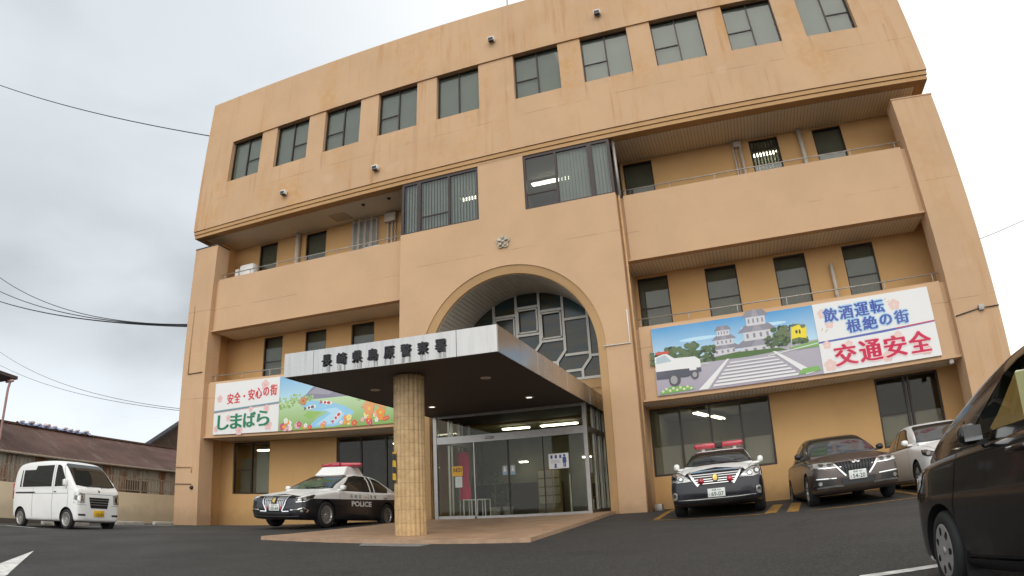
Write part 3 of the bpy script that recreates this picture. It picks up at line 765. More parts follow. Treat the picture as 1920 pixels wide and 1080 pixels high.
# station emblem: five-petalled rosette
mb = MB(); pts = []
for i in range(100):
    a = 2 * pi * i / 100 + pi / 2; r = 0.215 * (0.70 + 0.30 * abs(cos(2.5 * (a - pi / 2)))); pts.append((r * cos(a), r * sin(a)))
mb.prism(pts, lambda u, v_, d: (u * 1.0, d, 8.63 + v_), YC - 0.05, YC)
for i in range(5):
    a = pi / 2 + i * 2 * pi / 5
    mb.tube([(0.05 * cos(a), YC - 0.052, 8.63 + 0.05 * sin(a)), (0.13 * cos(a), YC - 0.075, 8.63 + 0.13 * sin(a)), (0.19 * cos(a), YC - 0.055, 8.63 + 0.19 * sin(a))], [0.02, 0.045, 0.015], 8)
mb.lathe([(0, 0.05), (0.04, 0.04), (0.06, 0.0)], Matrix.Translation((0, YC - 0.05, 8.63)) @ Matrix.Rotation(pi / 2, 4, 'X'), 16)
mb.build('emblem', 'emblem', B)

# --- canopy on one fluted column
XC, YF, Z0, Z1 = 2.175, -6.54, 3.68, 4.142
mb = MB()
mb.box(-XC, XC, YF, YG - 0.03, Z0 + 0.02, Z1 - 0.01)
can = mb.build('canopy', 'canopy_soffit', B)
mb = MB()
for x0, x1 in ((-XC - 0.012, -1.49), (-1.482, 1.452), (1.46, XC + 0.012)): mb.box(x0, x1, YF - 0.02, YF - 0.003, Z0, Z1)
mb.box(-1.491, 1.461, YF - 0.012, YF - 0.004, Z0 + 0.004, Z1 - 0.004, 1)
for sg in (-1, 1):
    a, b = sorted((sg * (XC + 0.003), sg * (XC + 0.018)))
    ys = [YF - 0.002, -4.4, -2.2, 0.0, YG - 0.04]
    for i in range(4): mb.box(a, b, ys[i] + 0.004, ys[i + 1] - 0.004, Z0, Z1)
mb.box(-XC, XC, YF - 0.004, YG - 0.04, Z1 - 0.008, Z1 + 0.004)
mb.build('fascia', ['fascia', 'frame'], can, bevel=0.003)
ch = '長崎県島原警察署'
for i, c_ in enumerate(ch):
    mb = MB()
    vs, fs = text_fit(c_, 0.19, 0.21)
    x = -1.17 + i * 2.34 / 7
    for k5, (sx, sz) in enumerate(((0, 0), (.0065, 0), (-.0065, 0), (0, .0055), (0, -.0055), (.005, .0045), (-.005, -.0045))):
        d0, d1 = YF - 0.055 - k5 * .0004, YF - 0.021 - k5 * .00005
        n_ = len(vs)
        mb.add([(x + sx + a, d0, 3.905 + sz + b) for a, b in vs] + [(x + sx + a, d1, 3.905 + sz + b) for a, b in vs], [tuple(f) for f in fs] )
        ed = {}
        for f in fs:
            for k_ in range(len(f)):
                e_ = (f[k_], f[(k_ + 1) % len(f)]); ed[e_] = 1
        b0 = len(mb.v) - 2 * n_
        for (u_, v_) in list(ed):
            if (v_, u_) not in ed: mb.f.append([b0 + u_, b0 + v_, b0 + n_ + v_, b0 + n_ + u_]); mb.m.append(0); mb.sm.append(False); mb.col.append(None)
    mb.build('letter', 'lettering', can)
m, t, p, o = newmat('run_stain'); g = G(t); v = g.pos()
tr = g.n('ShaderNodeBsdfTransparent'); mx = g.n('ShaderNodeMixShader')
p.inputs['Base Color'].default_value = (0.14, 0.12, 0.10, 1); p.inputs['Roughness'].default_value = 0.8
g.l(g.m('MULTIPLY', g.ramp(g.noise(v, 1.0, 4, 0.6, (26, 1, 1.6)), 0.42, 0.72), 0.55), mx.inputs[0]); g.l(tr.outputs[0], mx.inputs[1]); g.l(p.outputs[0], mx.inputs[2]); g.l(mx.outputs[0], o.inputs[0])
M['runstain'] = m
for i in range(8):
    x = -1.17 + i * 2.34 / 7
    mb = MB(); mb.quad((x - 0.10, YF - 0.0225, Z0 + 0.01), (x + 0.10, YF - 0.0225, Z0 + 0.01), (x + 0.10, YF - 0.0225, 3.80), (x - 0.10, YF - 0.0225, 3.80)); mb.build('run_stain', 'runstain', can)
for x, y in ((1.18, -1.94), (-1.33, -1.96), (1.18, -4.6), (-1.33, -4.6)):
    on = y > -3
    q = MB(); q.lathe([(0.0, -0.004), (0.075, -0.004)], Matrix.Translation((x, y, Z0 + 0.018)), 20, 0, False)
    q.lathe([(0.075, -0.004), (0.078, -0.02), (0.10, -0.016), (0.105, 0.0)], Matrix.Translation((x, y, Z0 + 0.02)), 20, 1)
    q.build('downlight', ['downlight' if on else 'frost', 'white_paint'], can)
# fluted column
CX, CY, ZP = -0.03, -5.5, 0.70
NR = 18
def flute(a, r): return r + 0.028 * abs(sin(NR * a / 2)) ** 0.7
mb = MB(); n = NR * 10
lv = [0.3, 3.69]
for z in lv: pass
vs = []
for z in lv:
    for i in range(n):
        a = 2 * pi * i / n; r = flute(a, 0.262); vs.append((CX + r * cos(a), CY + r * sin(a), z))
mb.add(vs, [(i, (i + 1) % n, n + (i + 1) % n, n + i) for i in range(n)], 0, True)
colo = mb.build('column', 'coltile', B)
# hazard strip wrapped on one side of the column
m, t, p, o = newmat('hazard_stripes'); g = G(t); s_ = g.sep(g.pos())
d_ = g.m('ADD', g.m('MULTIPLY', s_[2], 4.2), g.m('MULTIPLY', g.m('ADD', s_[0], s_[1]), 2.4))
g.l(g.mix(g.m('GREATER_THAN', g.m('FRACT', d_), 0.5), (0.70, 0.42, 0.02), (0.02, 0.02, 0.02)), p.inputs['Base Color']); p.inputs['Roughness'].default_value = 0.5
M['hazard'] = m
mb = MB(); rr = 0.315
A0, A1 = radians(188), radians(246); ns = 10
vs = []
for i in range(ns + 1):
    a = A0 + (A1 - A0) * i / ns
    for z in (1.70, 2.26): vs.append((CX + rr * cos(a), CY + rr * sin(a), z))
mb.add(vs, [(2 * i, 2 * i + 2, 2 * i + 3, 2 * i + 1) for i in range(ns)], 0, True); mb.build('hazard_guard', 'hazard', colo)
# white notice on the far side of the column
# --- raised porch of tiles (slopes gently up to the doors)
def pz(y): return 0.715 + (min(y, -0.3) + 6.6) * (0.935 - 0.715) / 6.3
mb = MB()
ys = [-6.6 + 0.3 * i for i in range(22)] + [1.9]
mb.add([(x, y, pz(y)) for y in ys for x in (-2.6, 2.6)], [(2 * i, 2 * i + 1, 2 * i + 3, 2 * i + 2) for i in range(len(ys) - 1)])
mb.add([(-2.6, y, z) for y in ys for z in (gz(-2.6, y) - 0.2, pz(y))], [(2 * i, 2 * i + 1, 2 * i + 3, 2 * i + 2) for i in range(len(ys) - 1)], 1)
mb.add([(2.6, y, z) for y in ys for z in (gz(2.6, y) - 0.2, pz(y))], [(2 * i, 2 * i + 2, 2 * i + 3, 2 * i + 1) for i in range(len(ys) - 1)], 1)
mb.quad((-2.6, -6.6, 0.3), (2.6, -6.6, 0.3), (2.6, -6.6, pz(-6.6)), (-2.6, -6.6, pz(-6.6)), 1)
struct(mb.build('porch_floor', ['tile', pm('porch_edge', (0.38, 0.25, 0.16), 0.6, var=0.15, scale=6)]))
struct(lay('drain_cover', [[(-0.2, -6.95), (0.9, -6.95), (1.0, -6.62), (-0.35, -6.62)]], pm('concrete_patch', (0.20, 0.19, 0.175), 0.8, var=0.15), 0.006))

# --- glass entrance lobby under the canopy
YV, XV, ZV = -0.30, 2.08, 0.935
f = MB()
for sg in (-1, 1):
    f.box(sg * XV - 0.05, sg * XV + 0.05, YV - 0.05, YV + 0.05, ZV - 0.02, 3.699)
    for q_, wd in ((0.55, 0.03), (0.75, 0.02), (1.20, 0.03), (1.45, 0.02), (YG - 0.06, 0.05)): f.box(sg * XV - 0.03, sg * XV + 0.03, q_ - wd, q_ + wd, ZV - 0.02, 3.699)
    f.box(sg * XV - 0.028, sg * XV + 0.028, YV + 0.05, YG - 0.1, 2.98, 3.12); f.box(sg * XV - 0.028, sg * XV + 0.028, YV + 0.05, YG - 0.1, ZV - 0.02, ZV + 0.08)
f.box(-XV + 0.05, XV - 0.05, YV - 0.035, YV + 0.035, 2.93, 3.12)
f.box(-XV + 0.05, XV - 0.05, YV - 0.02, YV + 0.02, 3.63, 3.699)
f.box(-XV + 0.05, -0.98, YV - 0.03, YV + 0.03, ZV - 0.02, ZV + 0.075); f.box(-0.93, XV - 0.05, YV - 0.025, YV + 0.03, ZV - 0.02, ZV + 0.06)
f.box(-0.97, -0.94, YV - 0.02, YV + 0.02, ZV + 0.05, 2.93); f.box(-0.018, 0.018, YV - 0.02, YV + 0.01, ZV + 0.05, 2.93, 1); f.box(0.93, 0.95, YV - 0.01, YV + 0.02, ZV + 0.05, 2.93, 1)
f.box(1.55, 1.59, YV + 0.1, YV + 0.14, ZV, 1.95)
lob = f.build('entrance_lobby', ['steel', 'frame_dark'], B)
for nm, x0, x1, z0, z1 in (('transom_pane', -XV + 0.05, XV - 0.05, 3.12, 3.63), ('door_pane', -XV + 0.05, -0.97, ZV + 0.075, 2.93), ('door_pane', -0.94, -0.018, ZV + 0.06, 2.93), ('door_pane', 0.018, 0.93, ZV + 0.06, 2.93), ('door_pane', 0.95, XV - 0.05, ZV + 0.06, 2.93)):
    q = MB(); q.box(x0, x1, YV - 0.005, YV + 0.004, z0, z1); q.build(nm, 'glass_door', lob)
for sg in (-1, 1):
    q = MB(); q.box(sg * XV - 0.004, sg * XV + 0.004, YV + 0.05, YG - 0.1, ZV + 0.08, 3.69); q.build('side_pane', 'glass_door', lob)
# hall behind the doors
mb = MB(); y0, y1, z0, z1 = YV + 0.06, 9.0, ZV - 0.002, 3.675
X_ = 3.38
mb.quad((-X_, YG + 0.14, z0), (-X_, y1, z0), (-X_, y1, z1), (-X_, YG + 0.14, z1)); mb.quad((X_, YG + 0.14, z0), (X_, YG + 0.14, z1), (X_, y1, z1), (X_, y1, z0)); mb.quad((-X_, y1, z0), (X_, y1, z0), (X_, y1, z1), (-X_, y1, z1))
mb.quad((-X_, YG + 0.14, z1), (X_, YG + 0.14, z1), (X_, y1, z1), (-X_, y1, z1)); mb.quad((-X_, 1.902, z0), (X_, 1.902, z0), (X_, y1, z0), (-X_, y1, z0), 1)
mb.box(-X_, -0.2, 5.0, 5.6, z0, z0 + 1.05, 2); mb.box(0.9, X_, 6.0, 6.6, z0, z0 + 1.05, 2)
mb.build('entrance_hall', [pm('hall_wall', (0.40, 0.385, 0.22), 0.8, var=0.3, scale=1.2), 'interior_floor', pm('counter', (0.10, 0.075, 0.05), 0.5)], B)

# --- pipes, boxes and grilles on the balconies
def pipe(path, r, mat='pipe', name='pipe'): q = MB(); q.tube(path, r, 10); return q.build(name, mat, B)
pipe([(9.05, 1.66, 9.3), (9.05, 1.66, ZS)], 0.075); pipe([(9.05, 1.66, 5.5), (9.05, 1.66, 6.95)], 0.06)
pipe([(7.2, 1.68, 9.3), (7.2, 1.68, 11.2)], 0.05); pipe([(6.98, 1.70, 9.3), (6.98, 1.70, 11.3)], 0.028); pipe([(7.06, 1.70, 9.3), (7.06, 1.70, 11.25)], 0.018)
q = MB(); q.bbox(7.0, 7.24, 1.62, 1.745, 11.1, 11.3, 0.01); q.build('junction_box', 'pipe', B)
pipe([(-8.80, 1.64, 9.3), (-8.80, 1.64, ZS)], 0.10)
pipe([(-4.85, 1.68, 9.3), (-4.85, 1.68, 11.0)], 0.045); pipe([(-4.68, 1.68, 9.3), (-4.68, 1.68, 11.0)], 0.035); pipe([(-4.55, 1.68, 9.3), (-4.55, 1.68, 11.0)], 0.025)
q = MB(); q.bbox(-4.95, -4.5, 1.55, 1.745, 10.95, 11.3, 0.02); q.build('junction_box', 'pipe', B)
q = MB()
for k in range(9): x = -6.33 + k * 1.05 / 8; q.tube([(x, 1.5 if k % 2 else 1.62, 9.3), (x, 1.5 if k % 2 else 1.62, 11.28)], 0.022, 6)
q.box(-6.35, -5.26, 1.6, 1.625, 10.0, 10.03); q.box(-6.35, -5.26, 1.6, 1.625, 11.2, 11.23); q.build('window_grille', 'pipe', B)
q = MB(); q.box(-6.33, -5.28, 1.735, 1.748, 9.3, 11.28); q.build('louvre_panel', 'blind_dark', B)
pipe([(3.475, 0.26, 0.8), (3.475, 0.26, 9.5)], 0.035, 'pipe_cream', 'downpipe'); pipe([(3.50, 0.26, 9.5), (3.50, 0.26, ZS)], 0.045, 'rail', 'downpipe')
pipe([(3.36, 0.035, 6.05), (3.36, 0.035, 5.16), (2.66, 0.035, 5.16)], 0.016, 'white_paint', 'conduit')
pipe([(11.635, 0.50, 4.6), (11.66, 0.215, 4.62), (12.3, 0.215, 4.72), (12.84, 0.215, 4.72)], 0.014, 'cable', 'conduit')
q = MB(); q.bbox(12.28, 12.42, 0.16, 0.235, 4.66, 4.80, 0.01); q.build('junction_box', 'rail', B)
pipe([(-12.8, 0.215, 2.62), (-11.98, 0.215, 2.62), (-11.98, 0.215, 2.42)], 0.016, 'pipe_cream', 'conduit'); pipe([(-12.8, 0.215, 2.02), (-11.95, 0.215, 2.02)], 0.012, 'frame', 'conduit')
pipe([(-12.5, 0.215, 6.0), (-12.5, 0.215, 8.6)], 0.014, 'pipe_cream', 'conduit'); pipe([(-12.5, 0.215, 5.98), (-11.75, 0.215, 6.0)], 0.014, 'frame', 'conduit')
q = MB(); q.lathe([(0, 0.09), (0.05, 0.08), (0.07, 0.03), (0.07, 0)], Matrix.Translation((-11.93, 0.24, 1.90)) @ Matrix.Rotation(pi / 2, 4, 'X'), 16); q.build('bell_box', 'black', B)
q = MB(); q.box(-6.9, -6.2, 0.9, 1.45, ZS - 0.012, ZS); q.build('soffit_hatch', 'soffit_plain', B)
for x, y in ((-5.29, 0.7), (-4.26, 0.69)):
    q = MB(); q.lathe([(0, -0.05), (0.05, -0.045), (0.065, 0.0)], Matrix.Translation((x, y, ZS)), 16); q.build('soffit_light', 'frame', B)
# small lamp posts on the 4th-floor soffit corner pipe and grey drain at the bay foot
q = MB(); q.bbox(11.30, 11.42, 0.42, 0.62, 3.50, 3.629, 0.02); q.build('soffit_camera', 'rail', B)
q = MB(); q.bbox(3.48, 3.68, 0.9, 1.3, 0.80, 1.02, 0.02); q.build('drain_box', 'rail', B)

# ------------------------------------------------------------------ things fixed to or standing on the building
for i, (x, z, lb) in enumerate(((-8.24, 12.14, 'small white wall spotlight under the leftmost top floor windows'), (-4.35, 12.12, 'small white wall spotlight below the fourth top floor window from the left'),
                               (-0.05, 16.13, 'small white wall spotlight above the middle of the top floor windows'), (3.65, 16.07, 'small white wall spotlight above the windows right of the middle'))):
    q = MB(); q.bbox(x - 0.11, x + 0.11, -0.20, -0.02, z - 0.075, z + 0.085, 0.015); q.box(x - 0.04, x + 0.04, -0.03, 0.0, z - 0.04, z + 0.04)
    o_ = q.build('wall_spotlight', 'white_paint'); tag(o_, lb, 'spotlight', 'spotlights on the top storey')
    q = MB(); q.box(x - 0.085, x + 0.085, -0.207, -0.201, z - 0.06, z + 0.04); q.box(x - 0.08, x + 0.08, -0.19, -0.06, z - 0.083, z - 0.076); q.build('lens', 'black', o_)
ac = MB(); ac.bbox(-11.1, -10.35, 0.95, 1.35, 9.05, 10.25, 0.12); aco = ac.build('outdoor_unit', 'white_paint'); tag(aco, 'white rounded outdoor unit on the third floor balcony at the left end', 'outdoor unit')
q = MB()
for k in range(4): q.box(-11.28, -11.12, 0.98 + k * 0.1, 1.02 + k * 0.1, 9.05, 10.1)
q.build('side_grille', 'white_paint', aco)
ac = MB(); ac.bbox(-5.2, -4.9 + 0.3, 0.72, 1.0, 9.06, 9.72, 0.03); tag(ac.build('outdoor_unit', 'white_paint'), 'low white box peeping over the balcony front beside the barred window', 'outdoor unit')
# ------------------------------------------------------------------ vehicles
def paint(name, c, rough=0.3, metal=0.0, coat=1.0, dirt=0.1):
    m, t, p, o = newmat(name); g = G(t); v = g.obj()
    d = g.ramp(g.noise(v, 3.0, 5, 0.65), 0.45, 0.8)
    lowz = g.ramp(g.sep(v)[2], 0.2, 0.55, 1.0, 0.25)
    g.l(g.mix(g.m('MULTIPLY', g.m('MULTIPLY', d, lowz), dirt * 3, True), c, (0.16, 0.14, 0.12)), p.inputs['Base Color'])
    p.inputs['Roughness'].default_value = rough; p.inputs['Metallic'].default_value = metal
    p.inputs['Coat Weight'].default_value = coat; p.inputs['Coat Roughness'].default_value = 0.05
    return m
M['car_white'] = paint('white_car_paint', (0.82, 0.82, 0.80), 0.4, 0, 0.25)
M['car_black'] = paint('police_black_paint', (0.006, 0.006, 0.011), 0.3, 0, 0.4)
M['car_brown'] = paint('brown_metallic_paint', (0.078, 0.058, 0.049), 0.38, 0.4, 0.6)
M['car_dark'] = paint('black_car_paint', (0.006, 0.0045, 0.0045), 0.22, 0, 0.75)
M['car_pearl'] = paint('pearl_car_paint', (0.80, 0.785, 0.755), 0.4, 0, 0.3)
M['car_glass'] = pm('car_glass', (0.018, 0.021, 0.020), 0.05, var=0.2, spec=0.6)
M['car_trim'] = pm('car_black_trim', (0.014, 0.013, 0.014), 0.4, var=0.15)
M['arch_dark'] = pm('wheel_well', (0.006, 0.006, 0.006), 0.9, var=0.1)
M['chrome'] = pm('chrome', (0.72, 0.71, 0.70), 0.12, 1.0, var=0.05)
M['tyre'] = pm('tyre_rubber', (0.016, 0.016, 0.016), 0.75, var=0.2, scale=20)
M['rim'] = pm('alloy_rim', (0.50, 0.49, 0.47), 0.32, 0.8, var=0.08)
M['cover'] = pm('silver_wheel_cover', (0.46, 0.45, 0.43), 0.4, 0.55, var=0.08)
M['lamp_glass'] = pm('headlamp_lens', (0.42, 0.42, 0.40), 0.15, 0.4, var=0.5, scale=14, coat=1.0)
M['lamp_dark'] = pm('headlamp_bezel', (0.06, 0.06, 0.06), 0.2, 0.3, var=0.3, scale=12, coat=1.0)
M['red_lens'] = pm('red_lens', (0.42, 0.012, 0.03), 0.18, var=0.25, scale=9, coat=1.0)
M['plate'] = pm('number_plate', (0.72, 0.73, 0.70), 0.5, var=0.04)
M['plate_yellow'] = pm('yellow_plate', (0.72, 0.42, 0.015), 0.5, var=0.05)
M['plate_ink'] = pm('plate_ink', (0.02, 0.07, 0.04), 0.5, var=0.05)
M['gold'] = pm('gold_badge', (0.55, 0.38, 0.12), 0.3, 0.9, var=0.15)
M['seam'] = pm('panel_gap', (0.004, 0.004, 0.004), 0.9, var=0.1)
M['white_letter'] = pm('white_lettering', (0.74, 0.74, 0.72), 0.5, var=0.04)
M['pane_tint'] = glass('tinted_car_pane', (0.50, 0.50, 0.36), 0.9)
M['flash_black'] = pm('bonnet_black', (0.006, 0.006, 0.009), 0.6, var=0.1, spec=0.15)
M['seat'] = pm('car_seat', (0.05, 0.05, 0.05), 0.8, var=0.2)

def pchip(xs, ys):
    """monotone cubic through keys (xs ascending)"""
    n = len(xs); h = [xs[i + 1] - xs[i] for i in range(n - 1)]; d = [(ys[i + 1] - ys[i]) / h[i] for i in range(n - 1)]
    mm = [d[0]] + [0 if d[i - 1] * d[i] <= 0 else (h[i - 1] + h[i]) * 3 / ((2 * h[i] + h[i - 1]) / d[i - 1] + (h[i] + 2 * h[i - 1]) / d[i]) for i in range(1, n - 1)] + [d[-1]]
    def f(x):
        if x <= xs[0]: return ys[0]
        if x >= xs[-1]: return ys[-1]
        i = 0
        while x > xs[i + 1]: i += 1
        t = (x - xs[i]) / h[i]; t2, t3 = t * t, t * t * t
        return (2 * t3 - 3 * t2 + 1) * ys[i] + (t3 - 2 * t2 + t) * h[i] * mm[i] + (-2 * t3 + 3 * t2) * ys[i + 1] + (t3 - t2) * h[i] * mm[i + 1]
    return f
def chaikin(p, k):
    for _ in range(k):
        q = [p[0]]
        for i in range(len(p) - 1):
            a, b = p[i], p[i + 1]
            if i > 0: q.append((a[0] * .75 + b[0] * .25, a[1] * .75 + b[1] * .25))
            if i < len(p) - 2: q.append((a[0] * .25 + b[0] * .75, a[1] * .25 + b[1] * .75))
        q.append(p[-1]); p = q
    return p
def loft(keys, section, nst):
    """keys: rows (x, ...) from front (large x) to rear; section(params) -> half profile; closed and capped"""
    keys = sorted(keys); xs = [k[0] for k in keys]
    fs = [pchip(xs, [k[j] for k in keys]) for j in range(1, len(keys[0]))]
    st = []
    for i in range(len(xs) - 1):
        n = max(2, int(round(nst * (xs[i + 1] - xs[i]) / (xs[-1] - xs[0])))) if xs[i + 1] - xs[i] > 0.12 else 3
        st += [xs[i] + (xs[i + 1] - xs[i]) * q / n for q in range(n)]
    st.append(xs[-1])
    vs = []; fc = []; n = None
    for x in st:
        half = chaikin(section(*[f(x) for f in fs]), 3)
        ring = [(x, y, z) for y, z in half] + [(x, -y, z) for y, z in half[-2:0:-1]]
        n = len(ring); vs += ring
    for i in range(len(st) - 1):
        for k in range(n): fc.append((i * n + k, i * n + (k + 1) % n, (i + 1) * n + (k + 1) % n, (i + 1) * n + k))
    fc += [tuple(range(n)), tuple(range((len(st) - 1) * n, len(st) * n))[::-1]]
    return vs, fc
def sec_low(w_, z0, z1, zc):
    h = z1 - z0
    return [(0, z0), (w_ * .80, z0), (w_ * .95, z0 + .03), (w_ * .985, z0 + .13), (w_, z0 + h * .45), (w_ * .995, z0 + h * .68), (w_ * .978, z0 + h * .86), (w_ * .965, z1 - .01), (w_ * .90, z1 + .014), (w_ * .75, z1 + (zc - z1) * .55), (w_ * .4, zc - .006), (0, zc)]
def sec_cab(wb, zb, wr, zr):
    h = zr - zb
    return [(0, zb), (wb * .9, zb), (wb, zb + h * .02), (wb - (wb - wr) * .22, zb + h * .35), (wb - (wb - wr) * .62, zb + h * .72), (wr, zb + h * .90), (wr - .06, zb + h * .97), (wr * .6, zb + h * .99), (0, zb + h)]
def mesh_obj(name, vs, fs, mats, smooth=True):
    me = bpy.data.meshes.new(name); me.from_pydata([tuple(v) for v in vs], [], fs)
    for m_ in mats: me.materials.append(M[m_] if isinstance(m_, str) else m_)
    for p_ in me.polygons: p_.use_smooth = smooth
    o = bpy.data.objects.new(name, me); COL.objects.link(o)
    bm = bmesh.new(); bm.from_mesh(me); bmesh.ops.recalc_face_normals(bm, faces=bm.faces); bm.to_mesh(me); bm.free()
    return o
def boolean(o, cutters, op='DIFFERENCE'):
    for c in cutters:
        md = o.modifiers.new('cut', 'BOOLEAN'); md.operation = op; md.object = c; md.solver = 'EXACT'
        try: md.material_mode = 'TRANSFER'
        except Exception: pass
    dg = bpy.context.evaluated_depsgraph_get()
    me = bpy.data.meshes.new_from_object(o.evaluated_get(dg))
    o.modifiers.clear()
    old = o.data; o.data = me; bpy.data.meshes.remove(old)
    for c in cutters: bpy.data.objects.remove(c)
def sharp(o, ang=38):
    me = o.data
    bm = bmesh.new(); bm.from_mesh(me)
    for e in bm.edges:
        e.smooth = not (len(e.link_faces) == 2 and e.calc_face_angle(0) > radians(ang))
    for f in bm.faces: f.smooth = True
    bm.to_mesh(me); bm.free()
class Car:
    def __init__(s, name, label, loc, heading, pitch=0.0, roll=0.0):
        s.root = empty(name, loc, label, 'car' if name != 'van' else 'van')
        s.root.rotation_euler = (roll, pitch, heading)
    def body(s, low, cab, mats, wheels, R, W, band=None, cut_windows=None, hollow=False, nst=110):
        """low/cab key tables; band: (slot, a, b) colours the lower body below z = a + b*x with material slot"""
        vs, fs = loft(low, sec_low, nst)
        o = mesh_obj('body', vs, fs, mats)
        if band:
            slot, a, b = band
            bm = bmesh.new(); bm.from_mesh(o.data)
            no = Vector((-b, 0, 1)).normalized()
            bmesh.ops.bisect_plane(bm, geom=bm.verts[:] + bm.edges[:] + bm.faces[:], plane_co=(0, 0, a), plane_no=no)
            for f in bm.faces:
                c = f.calc_center_median()
                if c.z < a + b * c.x - 1e-5: f.material_index = slot
            bm.to_mesh(o.data); bm.free()
        cuts = []
        for x in wheels:
            for sg in (-1, 1):
                c = MB(); Mx = Matrix.Translation((x, sg * (W - 0.27), R)) @ Matrix.Rotation(-sg * pi / 2, 4, 'X')
                c.lathe([(0, 0), (R + 0.055, 0), (R + 0.055, 0.6), (0, 0.6)], Mx, 40, 0, False)
                co = c.build('cutter', 'arch_dark', local=True); bm = bmesh.new(); bm.from_mesh(co.data); bmesh.ops.remove_doubles(bm, verts=bm.verts, dist=1e-5); bmesh.ops.recalc_face_normals(bm, faces=bm.faces); bm.to_mesh(co.data); bm.free()
                cuts.append(co)
        boolean(o, cuts)
        vs2, fs2 = loft(cab, sec_cab, nst)
        o2 = mesh_obj('cabin', vs2, fs2, mats)
        if cut_windows:
            cs = []
            for poly in cut_windows:
                c = MB(); c.prism(poly, lambda u, v, d: (u, d, v), -1.4, 1.4); co = c.build('cutter', 'seat', local=True)
                bm = bmesh.new(); bm.from_mesh(co.data); bmesh.ops.recalc_face_normals(bm, faces=bm.faces); bm.to_mesh(co.data); bm.free(); cs.append(co)
            if hollow:                                        # open cabin behind the screen
                for poly, fn, d0, d1 in (([(-.62, 1.09), (-.53, 1.41), (-.46, 1.435), (.46, 1.435), (.53, 1.41), (.62, 1.09)], lambda u, v, d: (d, u, v), -1.0, .8), ([(-2.45, .98), (-2.45, 1.40), (-1.0, 1.44), (-.2, 1.12), (-.1, .98)], lambda u, v, d: (u, d, v), -.60, .60)):
                    c = MB(); c.prism(poly, fn, d0, d1); co = c.build('cutter', 'seat', local=True)
                    bm = bmesh.new(); bm.from_mesh(co.data); bmesh.ops.recalc_face_normals(bm, faces=bm.faces); bm.to_mesh(co.data); bm.free(); cs.append(co)
            boolean(o2, cs)
        # bake both into one mesh
        bm = bmesh.new(); bm.from_mesh(o.data)
        nm = len(o.data.materials)
        b2 = bmesh.new(); b2.from_mesh(o2.data)
        names2 = [m_.name for m_ in o2.data.materials]
        mlist = [m_ for m_ in o.data.materials]
        remap = []
        for m_ in o2.data.materials:
            k = next((i for i, q in enumerate(mlist) if q == m_), None)
            if k is None: mlist.append(m_); o.data.materials.append(m_); k = len(mlist) - 1
            remap.append(k)
        vm = [bm.verts.new(v.co) for v in b2.verts]; b2.verts.index_update()
        for f in b2.faces:
            try: nf = bm.faces.new([vm[v.index] for v in f.verts])
            except ValueError: continue
            nf.material_index = remap[f.material_index]
        b2.free()
        bpy.data.objects.remove(o2)
        bm.to_mesh(o.data); bm.free()
        sharp(o)
        o.parent = s.root
        s.bodyo = o
        bm = bmesh.new(); bm.from_mesh(o.data); s.bvh = BVHTree.FromBMesh(bm); bm.free()
        s.R, s.W = R, W
    def project(s, pts2, phi, off, side=1, el=0.0):
        """2D (u, v) seen from azimuth phi (0 front, 90 left side, 180 rear; 'top') -> points on the body"""
        res = []
        for u, v in pts2:
            if phi == 'top':
                d = Vector((0, 0, -1)); p = Vector((u, v, 4))
            else:
                a = radians(phi); d = Vector((-cos(a), -sin(a), 0)); p = Vector((-sin(a) * u, cos(a) * u, v)) - d * 6
            h, nrm, _, _ = s.bvh.ray_cast(p, d)
            if h is None:
                h, nrm, _, _ = s.bvh.find_nearest(p + d * 6)
            if nrm.dot(d) > 0: nrm = -nrm
            q = h + (nrm * .8 - d * .2).normalized() * off
            res.append(Vector((q.x, q.y * side, q.z)))
        return res
    def panel(s, name, poly, phi, mat, off=0.004, side=1, parent=None, grid=0.035, mb=None, slot=0):
        bm = bmesh.new(); bm.faces.new([bm.verts.new((u, v, 0)) for u, v in poly])
        for ax in (0, 1):
            lo, hi = min(p[ax] for p in poly), max(p[ax] for p in poly)
            q = math.floor(lo / grid) * grid + grid
            while q < hi - 1e-4:
                if q > lo + 1e-4:
                    co = Vector((0, 0, 0)); co[ax] = q; no = Vector((0, 0, 0)); no[ax] = 1
                    bmesh.ops.bisect_plane(bm, geom=bm.verts[:] + bm.edges[:] + bm.faces[:], plane_co=co, plane_no=no)
                q += grid
        bm.verts.index_update()
        pts = s.project([(v.co.x, v.co.y) for v in bm.verts], phi, off, side)
        fs = [[v.index for v in f.verts] for f in bm.faces]
        bm.free()
        m_ = mb or MB()
        m_.add(pts, fs, slot, True)
        if mb is None: return m_.build(name, mat, parent or s.root, local=True)
    def strips(s, name, paths, phi, mat, w_=0.006, off=0.005, side=1, parent=None, sides=None, mb=None):
        if len(paths) > 1 and mb is None:
            for path in paths: s.strips(name, [path], phi, mat, w_, off, side, parent)
            return
        m_ = MB()
        for sd_ in (sides or (side,)):
            for path in paths:
                for i in range(len(path) - 1):
                    (a, b), (c, d) = path[i], path[i + 1]
                    L = sqrt((c - a) ** 2 + (d - b) ** 2) or 1; nx, ny = -(d - b) / L * w_ / 2, (c - a) / L * w_ / 2
                    s.panel('', [(a + nx, b + ny), (c + nx, d + ny), (c - nx, d - ny), (a - nx, b - ny)], phi, mat, off, sd_, mb=m_, grid=0.06)
        return m_.build(name, mat, parent or s.root, local=True)
    def letters(s, name, body, cx, cz, w_, h_, phi, mat, off=0.006, side=1, flip=False, bold=0.0, parent=None):
        vs, fs = text_fit(body, w_, h_, bold)
        # text runs along +u as seen from outside: from the left side view u = -x, so it reads correctly
        pts = s.project([(cx + a * (-1 if flip else 1), cz + b) for a, b in vs], phi, off, side)
        m_ = MB(); m_.add(pts, fs); return m_.build(name, mat, parent or s.root, local=True)
